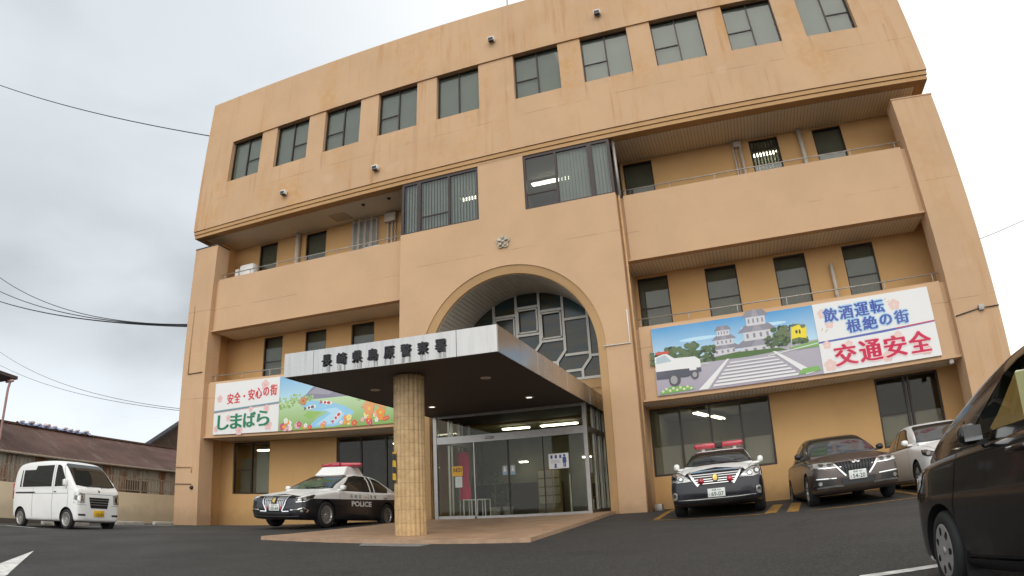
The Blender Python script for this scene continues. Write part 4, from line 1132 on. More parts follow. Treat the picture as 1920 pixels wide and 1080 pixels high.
    def wheels(s, xs, track, R, tw=0.205, rimr=0.22, style='spokes', ns=10, steer=0.0, fullcover=False):
        for i, x in enumerate(xs):
            for sg in (1, -1):
                Mx = Matrix.Translation((x, sg * track, R)) @ Matrix.Rotation((steer if i == 0 else 0), 4, 'Z') @ Matrix.Rotation(-sg * pi / 2, 4, 'X')
                h = tw / 2
                t_ = MB()
                t_.lathe([(rimr - 0.02, -h * .8), (rimr, -h), (R - .03, -h), (R - .008, -h * .8), (R, -h * .5), (R, h * .5), (R - .008, h * .8), (R - .03, h), (rimr + .012, h), (rimr - .005, h * .85)], Mx, 40)
                tyre = t_.build('wheel', 'tyre', s.root, local=True)
                r_ = MB()
                if style == 'spokes':
                    r_.lathe([(rimr + .004, h * .9), (rimr - .012, h * .98), (rimr - .03, h * .8), (rimr - .04, 0.0)], Mx, 40)
                    r_.lathe([(0.0, h * .15), (rimr - .035, h * .15)], Mx, 32, 1)
                    for k in range(ns):
                        a = 2 * pi * k / ns
                        Ms = Mx @ Matrix.Rotation(a, 4, 'Z')
                        r_.add([Ms @ Vector(p_) for p_ in ((.03, -.016, h * .62), (.03, .016, h * .62), (rimr - .02, .011, h * .9), (rimr - .02, -.011, h * .9), (.03, -.022, h * .3), (.03, .022, h * .3), (rimr - .02, .017, h * .5), (rimr - .02, -.017, h * .5))],
                               [(0, 1, 2, 3), (0, 3, 7, 4), (1, 5, 6, 2), (0, 4, 5, 1)])
                    r_.lathe([(0.0, h * .72), (.035, h * .70), (.05, h * .5)], Mx, 20)
                    r_.build('rim', ['rim', 'arch_dark'], tyre, local=True)
                else:
                    r_.lathe([(rimr + .012, h * .95), (rimr + .004, h * 1.02), (rimr - .012, h * 1.0), (rimr * .8, h * 1.0), (rimr * .45, h * 1.06), (.05, h * 1.0), (0, h * .98)], Mx, 48)
                    for k in range(ns):
                        a = 2 * pi * (k + .5) / ns; rc = rimr * .72
                        el = [(rc + rimr * .22 * cos(q), rimr * .13 * sin(q)) for q in [2 * pi * j / 14 for j in range(14)]]
                        r_.add([Mx @ Vector((u * cos(a) - v * sin(a), u * sin(a) + v * cos(a), h * 1.035)) for u, v in el], [tuple(range(14))], 1)
                        r_.add([Mx @ Vector((u * cos(a) - v * sin(a), u * sin(a) + v * cos(a), h * hh)) for hh in (1.037, .9) for u, v in el], [(j, (j + 1) % 14, 14 + (j + 1) % 14, 14 + j) for j in range(14)], 1)
                    r_.lathe([(0, h * 1.08), (.028, h * 1.06), (.032, h * .98)], Mx, 20)
                    r_.build('rim', ['cover', 'arch_dark'], tyre, local=True)
    def mirror(s, x, y, z, mat, size=(0.08, 0.15, 0.12)):
        for sg in (1, -1):
            m_ = MB(); a, b, c = size
            m_.bbox(x - a, x + a * .55, sg * (y + b / 2) - b / 2, sg * (y + b / 2) + b / 2, z, z + c, 0.055, 0, None, 4)
            m_.box(x - a * .2, x + a * .3, min(sg * (y - .10), sg * (y + .03)), max(sg * (y - .10), sg * (y + .03)), z - .01, z + .03, 0)
            o = m_.build('wing_mirror', mat, s.root, local=True)
            g_ = MB(); g_.box(x - a - .003, x - a + .002, sg * (y + b / 2) - b * .42, sg * (y + b / 2) + b * .42, z + .02, z + c - .02); g_.build('mirror_glass', 'chrome', o, local=True)
    def plate(s, x, z, num, mat='plate', top='長崎 330', tilt=0.0, y=0.0, ink='plate_ink'):
        p_ = MB(); p_.bbox(x, x + .012, y - .165, y + .165, z - .0825, z + .0825, .005); po = p_.build('number_plate', mat, s.root, local=True)
        m_ = MB()
        vs, fs = text_fit(num, .23, .075, .012); m_.add([(x + .0135, y + .018 + a, z - .025 + b) for a, b in vs], fs)
        if top: vs, fs = text_fit(top, .17, .036, .008); m_.add([(x + .0135, y + a, z + .052 + b) for a, b in vs], fs)
        vs, fs = text_fit('す', .028, .03, .01); m_.add([(x + .0135, y - .128 + a, z - .03 + b) for a, b in vs], fs)
        m_.build('plate_number', ink, po, local=True)
def ell(cx, cz, a, b, n=18, ph=0): return [(cx + a * cos(2 * pi * i / n + ph), cz + b * sin(2 * pi * i / n + ph)) for i in range(n)]

SEDAN_LOW = lambda W, k=0.0: [(.945, W * .66, .30, .60, .63), (.90, W * .82, .23, .665, .695), (.80, W * .92, .19, .715, .745), (.62, W * .965, .18, .765, .80), (.3, W * .985, .18, .82, .875), (0, W * .995, .18, .86, .925), (-.4, W, .18, .91, .99), (-1, W, .18, .925, 1.0), (-2, W, .18, .935, 1.0), (-2.9, W * .995, .19, .95, 1.03), (-3.4, W * .97, .22, .955, 1.055), (-3.75, W * .91, .27, .945, 1.04), (-3.90, W * .80, .32, .90, .98), (-3.94, W * .66, .40, .82, .88)]
SEDAN_CAB = lambda W: [(-.30, W * .80, .88, W * .78, .965), (-.5, W * .855, .88, W * .79, 1.06), (-.9, W * .885, .88, W * .70, 1.26), (-1.25, W * .90, .88, W * .645, 1.40), (-1.55, W * .90, .88, W * .635, 1.445), (-1.95, W * .90, .88, W * .63, 1.46), (-2.4, W * .895, .88, W * .625, 1.44), (-2.8, W * .885, .88, W * .63, 1.37), (-3.2, W * .86, .88, W * .67, 1.21), (-3.5, W * .82, .88, W * .72, 1.08), (-3.62, W * .78, .88, W * .74, 1.01)]
def sedan_glass(c, W, seams=True, lift=0.0):
    ws = [(-W * .80, 1.00 + lift), (-W * .80, 1.015 + lift), (-W * .63, 1.36), (-W * .58, 1.388), (W * .58, 1.388), (W * .63, 1.36), (W * .80, 1.015 + lift), (W * .80, 1.00 + lift), (W * .5, .985 + lift), (-W * .5, .985 + lift)]
    c.panel('windscreen', ws, 0, 'car_glass', .005)
    c.panel('rear_window', [(-W * .66, 1.10), (-W * .58, 1.37), (W * .58, 1.37), (W * .66, 1.10)], 180, 'car_glass', .005)
    for sd_ in (1, -1):
        c.panel('window_trim', [(.62, .95), (.78, 1.03), (1.30, 1.345), (1.62, 1.40), (2.25, 1.395), (2.72, 1.315), (3.12, 1.09), (3.02, .965)], 90, 'car_trim', .003, sd_)
        c.panel('side_window', [(.86, .975), (.95, 1.06), (1.36, 1.32), (1.66, 1.375), (1.80, 1.378), (1.80, .98)], 90, 'car_glass', .006, sd_)
        c.panel('side_window', [(1.88, .98), (1.88, 1.378), (2.22, 1.37), (2.66, 1.295), (2.98, 1.10), (2.95, .985)], 90, 'car_glass', .006, sd_)
    if seams:
        for sd_ in (1, -1):
            c.strips('door_seam', [[(.52, .30), (.50, .60), (.58, .93)], [(1.84, .28), (1.86, .93)], [(2.62, .70), (2.98, .90)], [(.55, .27), (2.45, .27)]], 90, 'seam', .009, .004, sd_)
            for x in (1.62, 2.62): c.panel('door_handle', [(x, .80), (x + .2, .805), (x + .2, .83), (x, .828)], 90, 'chrome', .018, sd_)
    c.strips('bonnet_seam', [[(.72, W * .72), (-.25, W * .80)], [(.72, -W * .72), (-.25, -W * .80)]], 'top', 'seam', .008, .003)
    w_ = MB()
    w_.tube([(-.36, -.1, 1.012 + lift), (-.52, .55, 1.075 + lift)], .008, 6); w_.tube([(-.36, .35, 1.015 + lift), (-.50, -.25, 1.09 + lift)], .008, 6)
    w_.build('wiper', 'car_trim', c.root, local=True)

# ---- black-and-white patrol car beside the column (three-quarter view)
W_ = .90
c = Car('police_car', 'black and white patrol car with raised red light bar parked left of the canopy column', (-4.86, -2.62, gz(-4.86, -2.62) + 0.02), radians(-91.1), radians(-1.0))
c.body(SEDAN_LOW(W_), SEDAN_CAB(W_), ['car_white', 'car_black'], (0, -2.85), .325, W_, band=(1, .715, -.02))
sedan_glass(c, W_)
c.wheels((0, -2.85), .79, .325, .215, .225, ns=14)
c.mirror(-.62, W_ * .93, .96, 'car_white', (.085, .16, .13))
# bonnet front: black V
c.panel('bonnet_flash', [(.90, .0), (.88, .56), (.74, .62), (.55, 0), (.74, -.62), (.88, -.56)], 'top', 'flash_black', .003)
c.panel('front_mask', [(-.70, .60), (-.66, .76), (.66, .76), (.70, .60), (.5, .52), (-.5, .52)], 0, 'car_black', .002)
gp = c.panel('grille', [(-.37, .74), (.37, .74), (.33, .56), (.24, .40), (-.24, .40), (-.33, .56)], 0, 'car_trim', .012)
c.strips('grille_frame', [[(-.385, .75), (.385, .75)], [(-.385, .75), (-.345, .56), (-.25, .39)], [(.385, .75), (.345, .56), (.25, .39)]], 0, 'chrome', .032, .022, parent=gp)
c.strips('grille_bar', [[(x, .72), (x * .86, .47)] for x in (-.30, -.24, -.18, -.12, .12, .18, .24, .30)], 0, 'rim', .038, .018, parent=gp)
c.panel('police_crest', ell(0, .64, .05, .055), 0, 'gold', .032, parent=gp)
for sd_ in (1, -1):
    h_ = c.panel('headlight', [(-.10, .60), (-.13, .665), (.06, .715), (.34, .80), (.38, .79), (.30, .68), (.12, .615)], 40, 'lamp_dark', .006, sd_)
    c.panel('lamp_lens', ell(.00, .655, .045, .03), 40, 'lamp_glass', .012, sd_, h_); c.panel('lamp_lens', ell(.12, .685, .045, .032), 40, 'lamp_glass', .012, sd_, h_)
    c.strips('lamp_trim', [[(-.09, .605), (.12, .625), (.30, .70)], [(.18, .65), (.27, .745)]], 40, 'chrome', .018, .012, sd_, h_)
    c.panel('fog_recess', [(.36, .36), (.42, .44), (.66, .46), (.62, .34)], 12, 'car_trim', .008, sd_)
    c.strips('fog_trim', [[(.30, .415), (.50, .43), (.62, .475), (.69, .42), (.66, .36)]], 12, 'chrome', .022, .014, sd_)
    c.panel('fog_light', ell(.585, .40, .03, .03), 12, 'lamp_glass', .016, sd_)
    c.panel('flash_lamp', ell(.215, .47, .035, .035), 0, 'red_lens', .03, sd_)
c.panel('lower_intake', [(-.45, .27), (-.48, .36), (.48, .36), (.45, .27)], 0, 'car_trim', .004)
c.strips('bumper_trim', [[(-.72, .275), (-.45, .262), (.45, .262), (.72, .275)], [(-.46, .385), (-.25, .378)], [(.25, .378), (.46, .385)]], 0, 'chrome', .022, .012)
c.plate(.955, .475, '30-64')
c.letters('door_lettering', 'POLICE', 1.52, .625, .92, .125, 90, 'white_letter', .005, 1, False, .035)
for k, ch_ in enumerate('長崎県'): c.letters('door_lettering', ch_, 1.06 + k * .20, .815, .10, .10, 90, 'plate_ink', .005, 1)
for k, ch_ in enumerate('警察'): c.letters('door_lettering', ch_, 2.0 + k * .20, .825, .10, .10, 90, 'plate_ink', .005, 1)
# pedestal and light bar
m_ = MB()
b_ = [(-1.22, .50), (-2.25, .50), (-2.25, -.50), (-1.22, -.50)]; tp = [(-1.48, .42), (-2.05, .42), (-2.05, -.42), (-1.48, -.42)]
m_.add([(x, y, 1.40) for x, y in b_] + [(x, y, 1.655) for x, y in tp], [(0, 3, 2, 1), (4, 5, 6, 7)] + [(i, (i + 1) % 4, 4 + (i + 1) % 4, 4 + i) for i in range(4)])
ped = m_.build('light_bar_pedestal', 'car_white', c.root, local=True, bevel=.03)
lb = MB()
for sg in (1, -1):
    Mx = Matrix.Translation((-1.66, sg * .10, 1.72)) @ Matrix.Rotation(sg * radians(24), 4, 'Z')
    y0, y1 = sorted((0, sg * .60)); lb.bbox(-.13, .13, y0, y1, -.055, .055, .04, 0, Mx, 3)
lb.bbox(-1.80, -1.50, -.15, .15, 1.656, 1.782, .03)
lb.build('light_bar', 'red_lens', c.root, local=True)

# ---- patrol car seen head-on, right of the entrance
c = Car('police_car', 'black and white patrol car with low red light bar facing out below the right sign', (5.28, -2.46, gz(5.28, -2.46)), radians(-91.2), radians(-1.5))
low = [(.935, W_ * .74, .28, .68, .72), (.88, W_ * .89, .22, .765, .80), (.78, W_ * .965, .19, .81, .85), (.6, W_ * .99, .18, .85, .90), (.3, W_, .18, .89, .965), (0, W_, .18, .915, 1.01), (-.4, W_, .18, .93, 1.045), (-.9, W_, .18, .935, 1.03)] + SEDAN_LOW(W_)[8:]
c.body(low, SEDAN_CAB(W_), ['car_white', 'car_black'], (0, -2.85), .325, W_, band=(1, .675, 0.0))
sedan_glass(c, W_, lift=.045)
c.wheels((0, -2.85), .80, .325, .215, .225, ns=10)
c.mirror(-.60, W_ * .93, 1.0, 'car_white', (.085, .12, .14))
c.panel('bonnet_flash', [(.93, -.60), (.76, -.54), (.50, 0), (.76, .54), (.93, .60)], 'top', 'flash_black', .003)
c.panel('front_mask', [(-.50, .66), (-.54, .80), (-.3, .83), (.3, .83), (.54, .80), (.50, .66)], 0, 'car_black', .002)
gp = c.panel('grille', [(-.47, .805), (.47, .805), (.32, .575), (-.32, .575)], 0, 'car_trim', .014)
c.strips('grille_bar', [[(-.45 + k * .028, .772 - k * .042), (.45 - k * .028, .772 - k * .042)] for k in range(5)], 0, 'chrome', .014, .020, parent=gp)
c.strips('grille_frame', [[(-.51, .825), (.51, .825)], [(-.51, .825), (-.335, .57)], [(.51, .825), (.335, .57)]], 0, 'chrome', .038, .026, parent=gp)
c.panel('police_crest', ell(0, .695, .062, .068), 0, 'car_trim', .034, parent=gp); c.panel('police_crest', ell(0, .70, .046, .052), 0, 'gold', .040, parent=gp)
for sd_ in (1, -1):
    h_ = c.panel('headlight', [(.44, .665), (.56, .775), (.70, .855), (.80, .885), (.865, .86), (.885, .70), (.72, .655)], 0, 'lamp_glass', .006, sd_)
    c.panel('lamp_lens', ell(.79, .765, .062, .062), 0, 'lamp_dark', .010, sd_, h_); c.panel('lamp_lens', ell(.79, .765, .035, .035), 0, 'chrome', .016, sd_, h_); c.panel('lamp_lens', ell(.655, .725, .055, .045), 0, 'lamp_dark', .010, sd_, h_); c.panel('lamp_lens', ell(.655, .725, .032, .028), 0, 'chrome', .016, sd_, h_)
    c.strips('lamp_edge', [[(.44, .665), (.56, .775), (.70, .855), (.80, .885), (.865, .86), (.885, .70), (.72, .655), (.44, .665)]], 0, 'car_trim', .012, .010, sd_, h_)
    f_ = c.panel('fog_light', [(.755, .34), (.745, .46), (.80, .49), (.84, .46), (.83, .33)], 0, 'lamp_glass', .010, sd_); c.panel('lamp_lens', ell(.795, .415, .03, .035), 0, 'lamp_dark', .016, sd_, f_)
    q = MB(); q.lathe([(0, .05), (.03, .045), (.055, .02), (.06, 0), (.055, -.03)], Matrix.Translation((.965, sd_ * .275, .655)) @ Matrix.Rotation(pi / 2, 4, 'Y'), 20); q.build('flash_lamp', 'red_lens', c.root, local=True)
c.panel('lower_intake', [(-.52, .24), (-.56, .34), (.56, .34), (.52, .24)], 0, 'car_trim', .004)
c.strips('bumper_trim', [[(-.74, .325), (-.4, .315), (.4, .315), (.74, .325)]], 0, 'rim', .010, .008)
c.plate(.95, .42, '69-07')
lb = MB()
for sg in (1, -1):
    y0, y1 = sorted((sg * .07, sg * .56)); lb.bbox(-1.80, -1.50, y0, y1, 1.495, 1.62, .045, 0, None, 3)
lb.bbox(-1.78, -1.52, -.08, .08, 1.49, 1.61, .02, 1)
for y in (-.36, .36): lb.bbox(-1.72, -1.60, y - .04, y + .04, 1.41, 1.51, .01, 2)
lb.build('light_bar', ['red_lens', 'frame_dark', 'car_white'], c.root, local=True)
lb = MB(); lb.tube([(-1.9, .05, 1.44), (-1.95, .05, 1.78)], .007, 6); lb.build('aerial', 'car_trim', c.root, local=True)

# ---- brown sedan
W_ = .8475
low = [(.885, W_ * .66, .32, .62, .66), (.84, W_ * .84, .25, .70, .735), (.74, W_ * .94, .20, .75, .785), (.56, W_ * .98, .19, .79, .835), (.3, W_ * .995, .19, .835, .90), (0, W_, .19, .87, .955), (-.4, W_, .19, .92, 1.0), (-1, W_, .19, .935, 1.01), (-2, W_, .19, .945, 1.01), (-2.8, W_ * .99, .2, .955, 1.04), (-3.3, W_ * .95, .25, .95, 1.05), (-3.6, W_ * .86, .31, .92, 1.0), (-3.70, W_ * .7, .40, .84, .88)]
cab = [(-.22, W_ * .80, .90, W_ * .78, .985), (-.45, W_ * .86, .90, W_ * .79, 1.10), (-.85, W_ * .89, .90, W_ * .71, 1.30), (-1.15, W_ * .905, .90, W_ * .66, 1.41), (-1.5, W_ * .905, .90, W_ * .65, 1.46), (-1.9, W_ * .90, .90, W_ * .645, 1.475), (-2.3, W_ * .895, .90, W_ * .64, 1.45), (-2.7, W_ * .88, .90, W_ * .645, 1.36), (-3.05, W_ * .85, .90, W_ * .68, 1.20), (-3.35, W_ * .80, .90, W_ * .72, 1.06), (-3.45, W_ * .76, .90, W_ * .72, 1.01)]
c = Car('sedan_car', 'brown metallic sedan parked between the patrol car and the white car', (7.86, -2.60, gz(7.86, -2.60)), radians(-87.2), radians(-1.5))
c.body(low, cab, ['car_brown'], (0, -2.7), .31, W_)
sedan_glass(c, W_)
c.wheels((0, -2.7), .745, .31, .195, .205, ns=12)
c.mirror(-.55, W_ * .93, .98, 'car_trim')
gp = c.panel('grille', [(-.41, .755), (.41, .755), (.36, .70), (.20, .505), (-.20, .505), (-.36, .70)], 0, 'car_trim', .012)
c.strips('grille_slat', [[(x * .1, .75), (x * .1 * .9, .56 if abs(x) < 3 else .66)] for x in (-3.6, -3, -2.4, -1.8, -1.2, -.6, 0, .6, 1.2, 1.8, 2.4, 3, 3.6)], 0, 'arch_dark', .02, .018, parent=gp)
c.strips('grille_frame', [[(-.45, .765), (-.36, .66), (-.22, .50)], [(.45, .765), (.36, .66), (.22, .50)]], 0, 'chrome', .028, .022, parent=gp)
c.strips('badge', [[(-.11, .765), (-.07, .725), (-.03, .715), (0, .745), (.03, .715), (.07, .725), (.11, .765)]], 0, 'chrome', .024, .03, parent=gp)
for sd_ in (1, -1):
    h_ = c.panel('headlight', [(.26, .665), (.34, .72), (.44, .775), (.75, .815), (.82, .79), (.80, .70), (.6, .665)], 0, 'lamp_glass', .006, sd_)
    c.panel('lamp_lens', ell(.50, .725, .045, .035), 0, 'lamp_dark', .010, sd_, h_); c.panel('lamp_lens', ell(.65, .745, .05, .035), 0, 'lamp_dark', .010, sd_, h_); c.strips('lamp_trim', [[(.28, .668), (.60, .675), (.78, .70)]], 0, 'chrome', .014, .012, sd_, h_)
    c.panel('fog_recess', [(.42, .345), (.46, .45), (.78, .475), (.76, .34)], 0, 'car_trim', .006, sd_)
    c.strips('fog_trim', [[(.40, .475), (.76, .495)]], 0, 'chrome', .016, .014, sd_); c.strips('fog_trim', [[(.28, .325), (.44, .335), (.76, .33), (.80, .38)]], 0, 'chrome', .030, .014, sd_)
    c.panel('fog_light', ell(.70, .405, .035, .035), 0, 'lamp_glass', .014, sd_)
c.panel('lower_intake', [(-.30, .34), (-.34, .46), (.34, .46), (.30, .34)], 0, 'car_trim', .004)
c.plate(.905, .50, '54-20')

# ---- white sedan mostly hidden behind the near black car
c = Car('sedan_car', 'white sedan parked beyond the brown car, half hidden by the near black car', (10.1, -2.5, gz(10.1, -2.5)), radians(-90), radians(-1.0))
c.body(low, cab, ['car_pearl'], (0, -2.7), .31, W_)
sedan_glass(c, W_)
c.wheels((0, -2.7), .745, .31, .195, .205, ns=10)
c.mirror(-.55, W_ * .93, .98, 'car_pearl')
c.panel('grille', [(-.38, .72), (.38, .72), (.30, .58), (-.30, .58)], 0, 'car_trim', .01)
for sd_ in (1, -1):
    h_ = c.panel('headlight', [(-.03, .66), (-.02, .74), (.20, .80), (.36, .815), (.30, .72), (.12, .665)], 40, 'lamp_dark', .006, sd_)
    c.panel('lamp_lens', ell(.10, .725, .05, .035), 40, 'lamp_glass', .012, sd_, h_)
c.plate(.90, .47, '20-18', top=None)

# ---- small white van on the left
W_ = .7375
low = [(.475, W_ * .72, .30, .82, .86), (.455, W_ * .88, .25, .96, 1.0), (.40, W_ * .955, .22, 1.06, 1.10), (.28, W_ * .985, .20, 1.10, 1.16), (0, W_, .20, 1.14, 1.20), (-.6, W_, .20, 1.15, 1.2), (-1.5, W_, .20, 1.15, 1.2), (-2.5, W_, .22, 1.15, 1.2), (-2.80, W_ * .98, .25, 1.14, 1.19), (-2.90, W_ * .9, .30, 1.1, 1.14), (-2.92, W_ * .8, .36, 1.0, 1.05)]
cab = [(.36, W_ * .93, 1.02, W_ * .92, 1.10), (.22, W_ * .97, 1.02, W_ * .93, 1.24), (.0, W_ * .98, 1.02, W_ * .90, 1.48), (-.25, W_ * .985, 1.02, W_ * .87, 1.72), (-.42, W_ * .985, 1.02, W_ * .855, 1.82), (-.7, W_ * .985, 1.02, W_ * .85, 1.87), (-1.4, W_ * .985, 1.02, W_ * .85, 1.895), (-2.2, W_ * .985, 1.02, W_ * .85, 1.88), (-2.65, W_ * .98, 1.02, W_ * .85, 1.82), (-2.82, W_ * .96, 1.02, W_ * .86, 1.66), (-2.89, W_ * .93, 1.02, W_ * .88, 1.3)]
c = Car('van', 'small white one box van with yellow number plate beside the boundary wall', (-10.42, -4.96, gz(-10.42, -4.96) - .03), radians(0.5), radians(-2.2))
c.body(low, cab, ['car_white'], (0, -2.4), .27, W_)
c.wheels((0, -2.4), .65, .27, .155, .185, ns=12)
c.panel('windscreen', [(-W_ * .86, 1.17), (-W_ * .80, 1.72), (-W_ * .72, 1.77), (W_ * .72, 1.77), (W_ * .80, 1.72), (W_ * .86, 1.17), (W_ * .5, 1.14), (-W_ * .5, 1.14)], 0, 'car_glass', .006)
for sd_ in (1, -1):
    c.panel('side_window', [(-.02, 1.15), (.40, 1.68), (.52, 1.73), (.62, 1.73), (.62, 1.14)], 90, 'car_glass', .006, sd_)
    c.panel('side_window', [(.78, 1.14), (.78, 1.73), (1.68, 1.73), (1.72, 1.62), (2.46, 1.62), (2.50, 1.14)], 90, 'car_glass', .006, sd_)
    c.strips('door_seam', [[(-.05, .45), (-.08, .9), (.3, 1.72)], [(.70, .25), (.70, 1.76)], [(1.74, .3), (1.74, 1.14)], [(-.05, .95), (2.7, .96)]], 90, 'seam', .008, .004, sd_)
    c.panel('slide_rail', [(1.62, .965), (1.62, 1.0), (2.72, 1.0), (2.72, .965)], 90, 'car_trim', .006, sd_)
    c.panel('door_handle', [(.52, .985), (.52, 1.01), (.64, 1.01), (.64, .985)], 90, 'car_trim', .012, sd_)
    h_ = c.panel('headlight', [(.30, .70), (.29, .94), (.48, .985), (.575, .96), (.585, .69)], 18, 'lamp_glass', .006, sd_)
    c.panel('lamp_lens', ell(.42, .83, .075, .085), 18, 'chrome', .010, sd_, h_); c.panel('lamp_lens', ell(.535, .83, .03, .07), 18, 'lamp_dark', .010, sd_, h_)
    c.panel('fog_slot', [(.34, .37), (.34, .42), (.56, .42), (.54, .37)], 10, 'car_trim', .005, sd_)
    q = MB(); q.bbox(-2.955, -2.905, sd_ * .64 - .05, sd_ * .64 + .05, .80, 1.25, .015); q.build('tail_light', 'red_lens', c.root, local=True)
c.mirror(-.02, W_ * .96, 1.14, 'car_white', (.07, .13, .19))
gp = c.panel('grille', [(-.33, .86), (.33, .86), (.27, .58), (-.27, .58)], 0, 'car_trim', .008)
c.strips('grille_bar', [[(-.31 + k * .014, .80 - k * .065), (.31 - k * .014, .80 - k * .065)] for k in range(3)], 0, 'rim', .015, .016, parent=gp)
c.panel('badge', [(-.035, 1.03), (0, .99), (.035, 1.03), (0, 1.075)], 0, 'chrome', .01)
c.strips('bumper_seam', [[(-.70, .66), (-.40, .66)], [(.40, .66), (.70, .66)], [(-.66, .95), (.66, .95)]], 0, 'seam', .007, .004)
c.plate(.487, .44, '23-81', 'plate_yellow', top=None, ink='plate_ink')
w2 = MB(); w2.tube([(.40, .1, 1.13), (.30, .62, 1.20)], .008, 6); w2.tube([(.40, -.35, 1.13), (.30, .2, 1.20)], .008, 6); w2.build('wiper', 'car_trim', c.root, local=True)

# ---- near black hatchback cut by the right edge
W_ = .84
low = [(.70, W_ * .66, .26, .66, .70), (.66, W_ * .82, .20, .76, .80), (.56, W_ * .93, .17, .83, .88), (.38, W_ * .98, .165, .91, 1.0), (.1, W_, .165, .95, 1.05), (-.3, W_, .165, .97, 1.06), (-1, W_, .165, .985, 1.06), (-2, W_, .17, 1.0, 1.06), (-2.7, W_ * .99, .2, 1.0, 1.05), (-2.98, W_ * .95, .25, .98, 1.02), (-3.10, W_ * .85, .3, .9, .94)]
cab = [(.34, W_ * .84, .92, W_ * .83, 1.00), (.12, W_ * .89, .92, W_ * .85, 1.11), (-.40, W_ * .93, .92, W_ * .80, 1.335), (-.85, W_ * .945, .92, W_ * .765, 1.47), (-1.1, W_ * .95, .92, W_ * .755, 1.515), (-1.6, W_ * .95, .92, W_ * .75, 1.545), (-2.2, W_ * .945, .92, W_ * .75, 1.53), (-2.75, W_ * .93, .92, W_ * .76, 1.47), (-2.95, W_ * .90, .92, W_ * .78, 1.35), (-3.06, W_ * .88, .92, W_ * .80, 1.05)]
win_f = [(-.55, 1.05), (-.68, 1.14), (-1.06, 1.37), (-1.24, 1.42), (-1.48, 1.44), (-1.48, 1.05)]
win_r = [(-1.60, 1.05), (-1.60, 1.44), (-2.15, 1.435), (-2.50, 1.37), (-2.55, 1.06)]
tri = [(-.17, 1.06), (-.46, 1.19), (-.46, 1.06)]
c = Car('hatchback_car', 'near black hatchback with silver wheel cover cut off by the right edge', (8.06, -10.78, .25), radians(97), radians(2.5))
c.body(low, cab, ['car_dark'], (0, -2.5), .295, W_, cut_windows=[win_f, win_r], hollow=True)
c.wheels((0, -2.5), .745, .295, .18, .19, style='cover', ns=7, steer=radians(-6))
for sd_ in (1, -1):
    for pl in (win_f, win_r):
        q = MB(); y = sd_ * W_ * .88
        pts = [(u, sd_ * (W_ * .945 - (v - .92) * .24), v) for u, v in pl]
        q.add(pts, [tuple(range(len(pts)))]); q.build('side_window', 'pane_tint', c.root, local=True)
    c.panel('quarter_pane', [(-u, v) for u, v in tri], 90, 'car_glass', .004, sd_)
    ring = [(-u, v) for u, v in win_f]
    c.strips('window_seal', [[(.46, 1.06), (2.58, 1.075)]], 90, 'car_trim', .03, .006, sd_)
    c.strips('door_seam', [[(.30, .30), (.26, .62), (.40, 1.0)], [(1.54, .26), (1.54, 1.05)], [(.30, .27), (2.1, .27)]], 90, 'seam', .010, .004, sd_)
    q = MB(); q.bbox(-1.42, -1.20, sd_ * (W_ + .0) - .02, sd_ * (W_ + .0) + .025, .885, .92, .01); q.build('door_handle', 'car_dark', c.root, local=True)
    c.panel('side_sill', [(.34, .175), (.36, .255), (2.16, .255), (2.2, .175)], 90, 'car_trim', .020, sd_)
    h_ = c.panel('headlight', [(-.02, .66), (-.02, .78), (.25, .87), (.42, .90), (.36, .78), (.18, .68)], 42, 'lamp_glass', .006, sd_)
    q = MB(); q.box(-.365, -.345, sd_ * .745 - .09, sd_ * .745 + .09, .06, .30); q.build('mud_flap', 'car_trim', c.root, local=True)
c.mirror(-.80, W_ * .97, .99, 'car_dark', (.085, .15, .135))
q = MB(); q.add([(.06, -.64, 1.07), (-.66, -.53, 1.425), (-.72, 0, 1.45), (-.66, .53, 1.425), (.06, .64, 1.07), (.16, 0, 1.07)], [(0, 1, 2, 5), (5, 2, 3, 4)], 0, True); q.build('windscreen', 'pane_tint', c.root, local=True)
c.panel('rear_window', [(-.58, 1.08), (-.52, 1.40), (.52, 1.40), (.58, 1.08)], 180, 'car_glass', .006)
c.panel('rear_bumper_trim', [(-.55, .30), (-.55, .40), (.55, .40), (.55, .30)], 180, 'car_trim', .006)
c.panel('tailgate_handle', [(-.35, .86), (-.35, .90), (.35, .90), (.35, .86)], 180, 'chrome', .012)
for sd_ in (1, -1):
    c.panel('tail_light', [(-.78, .72), (-.80, .98), (-.64, 1.0), (-.60, .74)], 180, 'red_lens', .010, sd_)
c.panel('number_plate', [(-.165, .58), (-.165, .745), (.165, .745), (.165, .58)], 180, 'plate', .014)
for x in (-1.05, -2.0):
    for y in (-.36, .36):
        q = MB(); q.bbox(x - .45, x - .05, y - .24, y + .24, .75, .96, .06); q.bbox(x - .58, x - .42, y - .23, y + .23, .85, 1.22, .06); q.bbox(x - .60, x - .48, y - .13, y + .13, 1.22, 1.40, .04); q.build('seat', 'seat', c.root, local=True)
